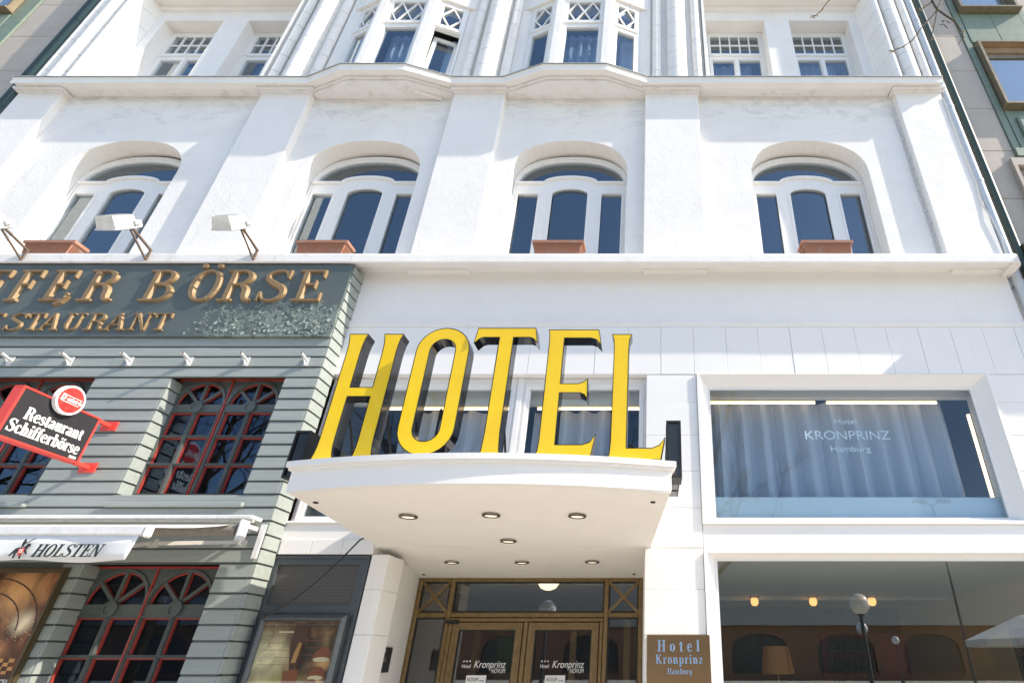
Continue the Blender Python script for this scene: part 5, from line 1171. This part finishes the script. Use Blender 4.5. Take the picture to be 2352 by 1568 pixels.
for i, (px, nm) in enumerate(((1734, 'left'), (1869, 'middle'), (2005, 'right'))):
    d_ = 12.0; x = (px-PX)*(d_*cos(PITCH)+.95*sin(PITCH))/FPX; y = d_-CAMD-.75
    x *= (d_-.75)/d_
    lp = thing('ceiling_lamp', '%s amber glass ceiling lamp glowing inside the lounge' % nm, 'lamp', (x, y, 2.66), 'ceiling lamps inside the hotel')
    obj('cap', MB().lathe((x, y, 2.66), [(.10, 0), (.10, -.02), (.06, -.04), (.001, -.04)], 16), 'bronze', lp, smooth=True)
    obj('globe', MB().lathe((x, y, 2.62), [(.055, 0), (.072, -.04), (.068, -.09), (.04, -.125), (.001, -.13)], 16), 'amber', lp, smooth=True)
fl_ = thing('standing_lamp', 'standing lamp with orange shade inside the lounge', 'lamp', (1.72, 2.6, 0), 'lamps inside the hotel')
obj('shade', MB().lathe((1.72, 2.6, 1.46), [(.235, 0), (.175, .34), (.17, .34), (.23, 0)], 24), mat('orange_shade', (.50, .24, .09), .8), fl_, smooth=True)
obj('stand', MB().lathe((1.72, 2.6, 0), [(.15, 0), (.15, .02), (.012, .03), (.012, 1.75), (.001, 1.75)], 14), 'brass', fl_, smooth=True)
pf = thing('wall_picture', 'wooden framed picture on the tan lounge wall', 'picture', (5.4, 2.6, 1.3))
obj('frame', MB().add([(5.40+.03*k, y, z) for k in (0, 1) for y, z in ((2.2, 1.25), (3.1, 1.25), (3.1, 2.15), (2.2, 2.15))]+[(5.40, y, z) for y, z in ((2.3, 1.35), (3.0, 1.35), (3.0, 2.05), (2.3, 2.05))], [(0, 1, 9, 8), (1, 2, 10, 9), (2, 3, 11, 10), (3, 0, 8, 11), (0, 4, 5, 1), (1, 5, 6, 2), (2, 6, 7, 3), (3, 7, 4, 0)]), mat('old_wood', (.16, .13, .09), .7, col2=(.25, .2, .14), ns=20), pf)
obj('canvas', MB().box(5.41, 5.42, 2.29, 3.01, 1.34, 2.06), poster_mat('picture', (.05, .02, .02), (.22, .05, .04), (.35, .30, .25), 5), pf)
# ================================================================ neighbours
def neighbour(side, name, label):
    n = thing(name, label, 'building', (8.5 if side > 0 else 2*AX-8.5, .3, 0))
    f = side < 0; D = .52 if f else 0.
    def b(nm, x0, x1, y0, y1, z0, z1, m, c=.006):
        a, e = sorted((mx(x0, f), mx(x1, f))); return obj(nm, MB().cbox(a, e, y0, y1, z0, z1, c), m, n)
    b('core', 5.56, 12, .26, 4, 0, 18, 'stone')
    ZR_ = [16.9, 15.8, 14.7, 13.59, 12.48, 11.38, 10.29, 9.20, 8.1, 7.0, 5.9, 4.8, 3.7, 2.6, 1.5, .4]
    for z1, z0 in zip(ZR_[:-1], ZR_[1:]): b('stone_panel', 5.52, 6.13+D if z1 > 9.1 else 5.95, .2, .28, z0+.004, z1-.004, 'stone')
    b('copper_strip', 6.135+D, 6.26+D+(.2 if f else 0), .17, .28, 9.22, 17, 'copper'); b('copper_strip', 7.50+D, 7.62+D, .17, .28, 9.22, 17, 'copper')
    for zb_, zt_ in ((10.25, 12.12), (13.25, 15.1)):
        # window with deep tan reveal
        x0, x1 = 6.28+D+(.2 if f else 0), 7.48+D
        a, e = sorted((mx(x0, f), mx(x1, f)))
        w = obj('window', MB().plate(rect(a, e, zb_, zt_), [rect(a+.05, e-.05, zb_+.05, zt_-.05)], .05, .262), 'coppertrim', n)
        obj('reveal_head', MB().box(a+.05, e-.05, .07, .255, zt_-.055, zt_-.05), 'tan', w)
        obj('shutter_box', MB().box(a+.05, e-.05, .17, .255, zt_-.22, zt_-.06), 'tan', w)
        obj('sash', MB().plate(rect(a+.05, e-.05, zb_+.05, zt_-.22), [rect(a+.13, e-.13, zb_+.12, zt_-.34)], .20, .255), 'coppertrim', w)
        obj('pane', MB().plate(rect(a+.13, e-.13, zb_+.12, zt_-.34), (), .225, .231), 'glass', w)
        obj('blind', MB().box(a+.1, e-.1, .245, .252, zb_+.1, zt_-.3), 'curtain', w)
        obj('sill', MB().cbox(a-.03, e+.03, .01, .2, zb_-.045, zb_+.0, .005), 'coppertrim', w)
        # panels under the window
        zc = zb_-.06; zd = zb_-1.02
        xm_ = 6.88+D
        b('copper_panel', 6.27+D+(.2 if f else 0), xm_-.003, .16, .27, zd, zc, 'copper'); b('copper_panel', xm_+.003, 7.49+D, .16, .27, zd, zc, 'copper')
    b('copper_inset', 6.40+D, 7.35+D, .10, .165, 9.36, 10.0, 'copper', .03); b('copper_base', 6.135+D, 7.62+D, .14, .29, 9.02, 9.215, 'copper')
    # tall window below
    a, e = sorted((mx(5.97, f), mx(8.2, f)))
    w = obj('window', MB().plate(rect(a, e, 4.2, 8.95), [rect(a+.06, e-.06, 4.26, 8.78)], .12, .262), 'stone', n)
    obj('sash', MB().plate(rect(a+.06, e-.06, 4.26, 8.78), [rect(a+.12, e-.12, 4.32, 8.62)], .19, .25), 'coppertrim', w)
    obj('pane', MB().plate(rect(a+.12, e-.12, 4.32, 8.62), (), .215, .221), 'glass', w)
    obj('blind', MB().box(a+.1, e-.1, .245, .252, 4.3, 8.6), 'curtain2', w)
    for x in (7.63+D, 8.8+D, 10.+D): b('stone_panel', x, x+1.15, .2, .28, 9.1, 17, 'stone')
    a, e = sorted((mx(5.50 if not f else 5.62, f), mx(12, f)))
    obj('entrance_hood', MB().add([(a, .2, 7.1), (e, .2, 7.1), (e, -.55, 6.8), (a, -.55, 6.8), (a, .2, 6.25), (e, .2, 6.25), (e, -.5, 6.4), (a, -.5, 6.4)], [(0, 1, 2, 3), (4, 7, 6, 5), (0, 3, 7, 4), (1, 5, 6, 2), (2, 6, 7, 3), (0, 4, 5, 1)]), 'coppertrim', n)
    return n
neighbour(1, 'office_building', 'stone office building with green copper window bays at the right of the hotel')
neighbour(-1, 'office_building', 'stone clad building with green strip beyond the left corner of the hotel')
# downpipes and dark gap gutters
for f, lab in ((0, 'grey zinc downpipe at the right corner of the hotel'), (1, 'dark downpipe at the left corner of the hotel')):
    dp = thing('downpipe', lab, 'downpipe', (mx(5.27, f), .05, 0), 'downpipes at the corners of the hotel')
    x = mx(5.215, f)
    obj('pipe', MB().tube([(x, .05, 0), (x, .05, 6.3), (x, .05, 17)], .066, 18), 'pipe' if not f else 'darkgreen', dp, smooth=True)
    for z in (3.0, 6.32, 8.3, 10.1, 12.7, 15): obj('clamp', MB().lathe((x, .05, z), [(.067, -.018), (.076, -.016), (.076, .016), (.067, .018)], 18).box(x-.012, x+.012, .1, .3, z-.012, z+.012), 'pipe' if not f else 'darkgreen', dp, smooth=True)
    x2 = mx(5.44, f)
    tag(obj('dark_gutter', MB().tube([(x2, .10, 0), (x2, .10, 8), (x2, .10, 17)], .058, 14), 'darkgreen', smooth=True), 'dark green pipe in the gap beside the %s office building' % ('right', 'left')[f], 'pipe')
    obj('gap_wall', MB().box(*sorted((mx(5.13, f), mx(5.6, f))), .3, .8, 0, 17), 'gframe' if f else 'plaster', hotel)
# thin cables
cb = thing('wall_cable', 'white cable and clips running down the edge of the right corner pilaster', 'cable', (5.1, 0, 7), 'cables clipped to the hotel wall')
pts = [(5.125, -.01, 10.3), (5.115, -.012, 9.2), (5.12, -.012, 8.2), (5.09, -.013, 7.75), (5.13, -.03, 7.5), (5.17, -.03, 7.1), (5.14, -.02, 6.66)]
obj('cable', MB().tube(pts, .008, 6).tube([(x-.018, y-.002, z) for x, y, z in pts], .006, 6), 'cablew', cb, smooth=True)
cb2 = thing('wall_cable', 'bundle of white cables beside the left edge of the right corner pilaster', 'cable', (4.24, .14, 7), 'cables clipped to the hotel wall')
mb = MB()
for dx in (0, .02, .04): mb.tube([(4.16+dx, .112, 10.05), (4.215+dx*.6, .112, 10.0), (4.225+dx, .111, 9.4), (4.215+dx, .111, 8.4), (4.225+dx, .111, 7.4), (4.22+dx, .111, 6.62)], .006, 5)
obj('cable', mb, 'cablew', cb2, smooth=True)
for k in range(14): obj('clip', MB().box(4.205, 4.285, .102, .125, 6.8+k*.235, 6.82+k*.235), 'cablew', cb2)
# ================================================================ bare trees
def limb(mb, p, d, L, r, depth, rnd, tips=None):
    pts = [p.copy()]; rs = [r]; n = 4 if depth > 1 else 3
    for k in range(n):
        d = (d+Vector((rnd.uniform(-1, 1), rnd.uniform(-1, 1), rnd.uniform(-.6, .8)))*.17).normalized()
        p = p+d*L/n; pts.append(p.copy()); rs.append(r*(1-.45*(k+1)/n))
    mb.tube(pts, rs, 6 if depth > 2 else 4 if depth > 0 else 3, False)
    if depth == 0: return
    for k in range(rnd.choice((3, 3, 4)) if depth > 1 else 4):
        i = rnd.randint(1, n); a = rnd.uniform(0, 6.28); side = d.orthogonal().normalized(); side.rotate(Matrix.Rotation(a, 3, d))
        nd = (d*.75+side*rnd.uniform(.5, 1.)).normalized(); nd.z += .1
        limb(mb, pts[i], nd.normalized(), L*rnd.uniform(.55, .75), rs[i]*.62, depth-1, rnd)
def bare_tree(x, y, h, seed, label):
    t = thing('bare_tree', label, 'tree', (x, y, 0), 'bare street trees behind the viewer')
    rnd = random.Random(seed); p = Vector((x, y, -.05)); mb = MB()
    obj('trunk', MB().tube([(x, y, -.1), (x+.03, y, h*.2), (x-.04, y+.03, h*.42)], [.2, .16, .13], 10), 'bark', t, smooth=True)
    for k in range(6):
        a = k*1.05+rnd.uniform(-.3, .3); z = h*(.28+.024*k)
        limb(mb, Vector((x, y, z)), Vector((cos(a)*.8, sin(a)*.8, .75)).normalized(), h*.26, .075, 4, rnd)
    limb(mb, Vector((x-.04, y+.03, h*.41)), Vector((.05, 0, 1)), h*.28, .11, 4, rnd)
    o = obj('crown', mb, 'bark', t); return t
bare_tree(-21, -9.5, 17, 1, 'tallest bare street tree behind the viewer at far left, mirrored in the first arched window')
bare_tree(-13.3, -9.8, 13, 5, 'bare street tree behind the viewer, mirrored in the restaurant windows')
bare_tree(-6.2, -9.6, 13, 2, 'bare street tree behind the viewer, mirrored in the windows under the sign')
bare_tree(1.5, -10.2, 12.5, 3, 'bare budding street tree behind the viewer whose twigs hang in at top right')
# overhanging budding branch, belongs to the tree at the right behind the viewer
br = thing('budding_branch', 'budding twigs with a few dead leaves hanging in at the top right', 'branch', (3.0, -4.0, 7.6))
YT = -3.2
def tw(pts, r0, r1, dy=0.):
    w = [PP(x, y, YT+dy*i/len(pts)) for i, (x, y) in enumerate(pts)]
    return w, [r0+(r1-r0)*i/(len(w)-1) for i in range(len(w))]
c3 = lambda x, y: (1837.5+.2344*x, .2344*y)
tws = [([(1285, -160), (1300, -60), (1290, 0), (1320, 60), (1345, 95), (1420, 150), (1500, 200), (1550, 270), (1590, 320), (1600, 370), (1550, 440)], .014, .005),
       ([(1335, 110), (1290, 170), (1225, 230), (1165, 310), (1100, 400), (1000, 465), (910, 500), (870, 495)], .009, .003),
       ([(1340, 100), (1330, 190), (1305, 300), (1285, 375), (1305, 390)], .006, .003), ([(1300, 15), (1240, 60), (1180, 100), (1165, 95)], .007, .003),
       ([(1345, 90), (1365, 40), (1380, -10), (1400, -80)], .007, .004), ([(330, -90), (290, 0), (240, 60), (205, 110), (150, 155), (108, 160)], .008, .003), ([(150, 155), (120, 180)], .004, .003), ([(910, 500), (905, 515)], .003, .002), ([(1590, 320), (1615, 305)], .004, .003), ([(1500, 200), (1510, 185), (1560, 260)], .003, .002)]
mb = MB(); bd = MB(); rnd = random.Random(4)
for pts, r0, r1 in tws:
    w, rs = tw([c3(*p_) for p_ in pts], r0, r1); mb.tube(w, rs, 6)
    for i in range(1, len(w)):
        for k in range(2):
            q = w[i-1].lerp(w[i], rnd.random()); s_ = rnd.uniform(.006, .011); v = Vector((rnd.uniform(-1, 1), rnd.uniform(-1, 1), rnd.uniform(-1, 1))).normalized()
            bd.tube([q, q+v*s_, q+v*s_*2.2, q+v*s_*2.8], [.003, s_*.6, s_*.45, .001], 5)
# join the twigs to the tree behind
w0 = PP(*c3(1285, -160), YT); w1 = PP(*c3(330, -90), YT)
mb.tube([w0, Vector((2.9, -5.2, 8.6)), Vector((2.4, -8.2, 8.8)), Vector((1.5, -10.1, 6.0))], [.014, .03, .05, .08], 8)
mb.tube([w1, Vector((2.2, -4.6, 8.7)), Vector((2.9, -5.2, 8.6))], [.008, .014, .02], 6)
obj('twigs', mb, 'bark', br, smooth=True); obj('buds', bd, 'bud', br)['kind'] = 'stuff'
for (x, y, a) in ((1385, 240, 20), (1425, 255, -50), (1450, 215, -10), (1400, 210, 60)):
    q = PP(*c3(x, y), YT); a = radians(a); u = Vector((cos(a), .3, sin(a))).normalized()*.05; v = Vector((-sin(a), .4, cos(a))).normalized()*.017
    obj('dead_leaf', MB().add([q-u, q+v*.8-u*.2, q+v+u*.3, q+u, q-v+u*.3, q-v*.8-u*.2, q+Vector((0, .01, 0))], [(0, 1, 6), (1, 2, 6), (2, 3, 6), (3, 4, 6), (4, 5, 6), (5, 0, 6)]), 'deadleaf', br)
# ================================================================ street behind the viewer (seen in the glass)
def globe_lamp(x, y, h, label, r=.26):
    t = thing('street_lamp', label, 'street lamp', (x, y, 0), 'globe street lamps behind the viewer')
    obj('post', MB().lathe((x, y, 0), [(.12, 0), (.12, .5), (.06, .55), (.05, h-.3), (.09, h-.28), (.09, h-.2), (.001, h-.2)], 14), 'greymetal', t, smooth=True)
    obj('globe', MB().lathe((x, y, h), [(.001, -r)]+[(r*sin(pi*k/14), -r*cos(pi*k/14)) for k in range(1, 14)]+[(.001, r)], 20), 'opal', t, smooth=True)
globe_lamp(5.45, -9.6, 2.95, 'white globe street lamp mirrored large in the lounge window')
globe_lamp(-3.2, -8.6, 2.95, 'white globe street lamp mirrored in the door transom')
globe_lamp(17, -38, 2.95, 'distant white globe street lamp mirrored small in the lounge window')
for i, (x, y, r) in enumerate(((12.3, -14., 1.9), (18.5, -16., 1.9))):
    um = thing('market_parasol', '%s white market parasol behind the viewer, mirrored in the lounge window' % ('nearer', 'farther')[i], 'parasol', (x, y, 0), 'market parasols behind the viewer')
    obj('pole', MB().tube([(x, y, 0), (x, y, 3.0)], .03, 8), 'greymetal', um)
    rim_ = [(x+r*cos(k*pi/4+.4), y+r*sin(k*pi/4+.4), 2.25) for k in range(8)]
    obj('canopy', MB().add(rim_+[(a, b, 2.05) for a, b, c in rim_]+[(x, y, 3.0)], [(k, (k+1) % 8, 16) for k in range(8)]+[(k, (k+1) % 8, (k+1) % 8+8, k+8) for k in range(8)]), 'awnfab', um)
globe_lamp(9.5, -22, 2.95, 'white globe street lamp far behind the viewer, mirrored low in the lounge window')
sl = thing('twin_street_light', 'tall street light with two heads across the road, mirrored in the wide shop window', 'street light', (19.5, -33, 0))
obj('pole', MB().tube([(19.5, -33, 0), (19.5, -33, 11.2)], [.11, .06], 10), 'greymetal', sl, smooth=True)
for s_ in (-1, 1): obj('head', MB().tube([(19.5, -33, 11.1), (19.5+s_*.5, -33, 11.4)], .04, 8).cbox(min(19.5+s_*.4, 19.5+s_*1.3), max(19.5+s_*.4, 19.5+s_*1.3), -33.2, -32.8, 11.35, 11.6, .06), 'greymetal', sl)
st_ = thing('station_hall', 'long brick station hall with arched windows across the street, seen only in reflections', 'building', (0, -60, 0))
wl_ = [arch_poly(-70+k*9, 3.0, .6, 2.6, 4.2, 14) for k in range(17)]
obj('wall', MB().plate(rect(-76, 80, 0, 5.0), wl_, -60.6, -60), mat('station_brick', (.22, .12, .08), .85, col2=(.27, .16, .10), ns=3), st_)
for p_ in wl_: obj('window', MB().plate(p_, (), -60.4, -60.35), mat('station_pane', (.04, .05, .06), .15) if 'station_pane' not in bpy.data.materials else bpy.data.materials['station_pane'], st_)
obj('roof', MB().add([(-77, -59.5, 5.0), (81, -59.5, 5.0), (81, -74, 15.5), (-77, -74, 15.5), (81, -88, 5.0), (-77, -88, 5.0)], [(0, 1, 2, 3), (3, 2, 4, 5), (0, 3, 5), (1, 4, 2), (0, 5, 4, 1)]), mat('station_roof', (.17, .18, .17), .6), st_)
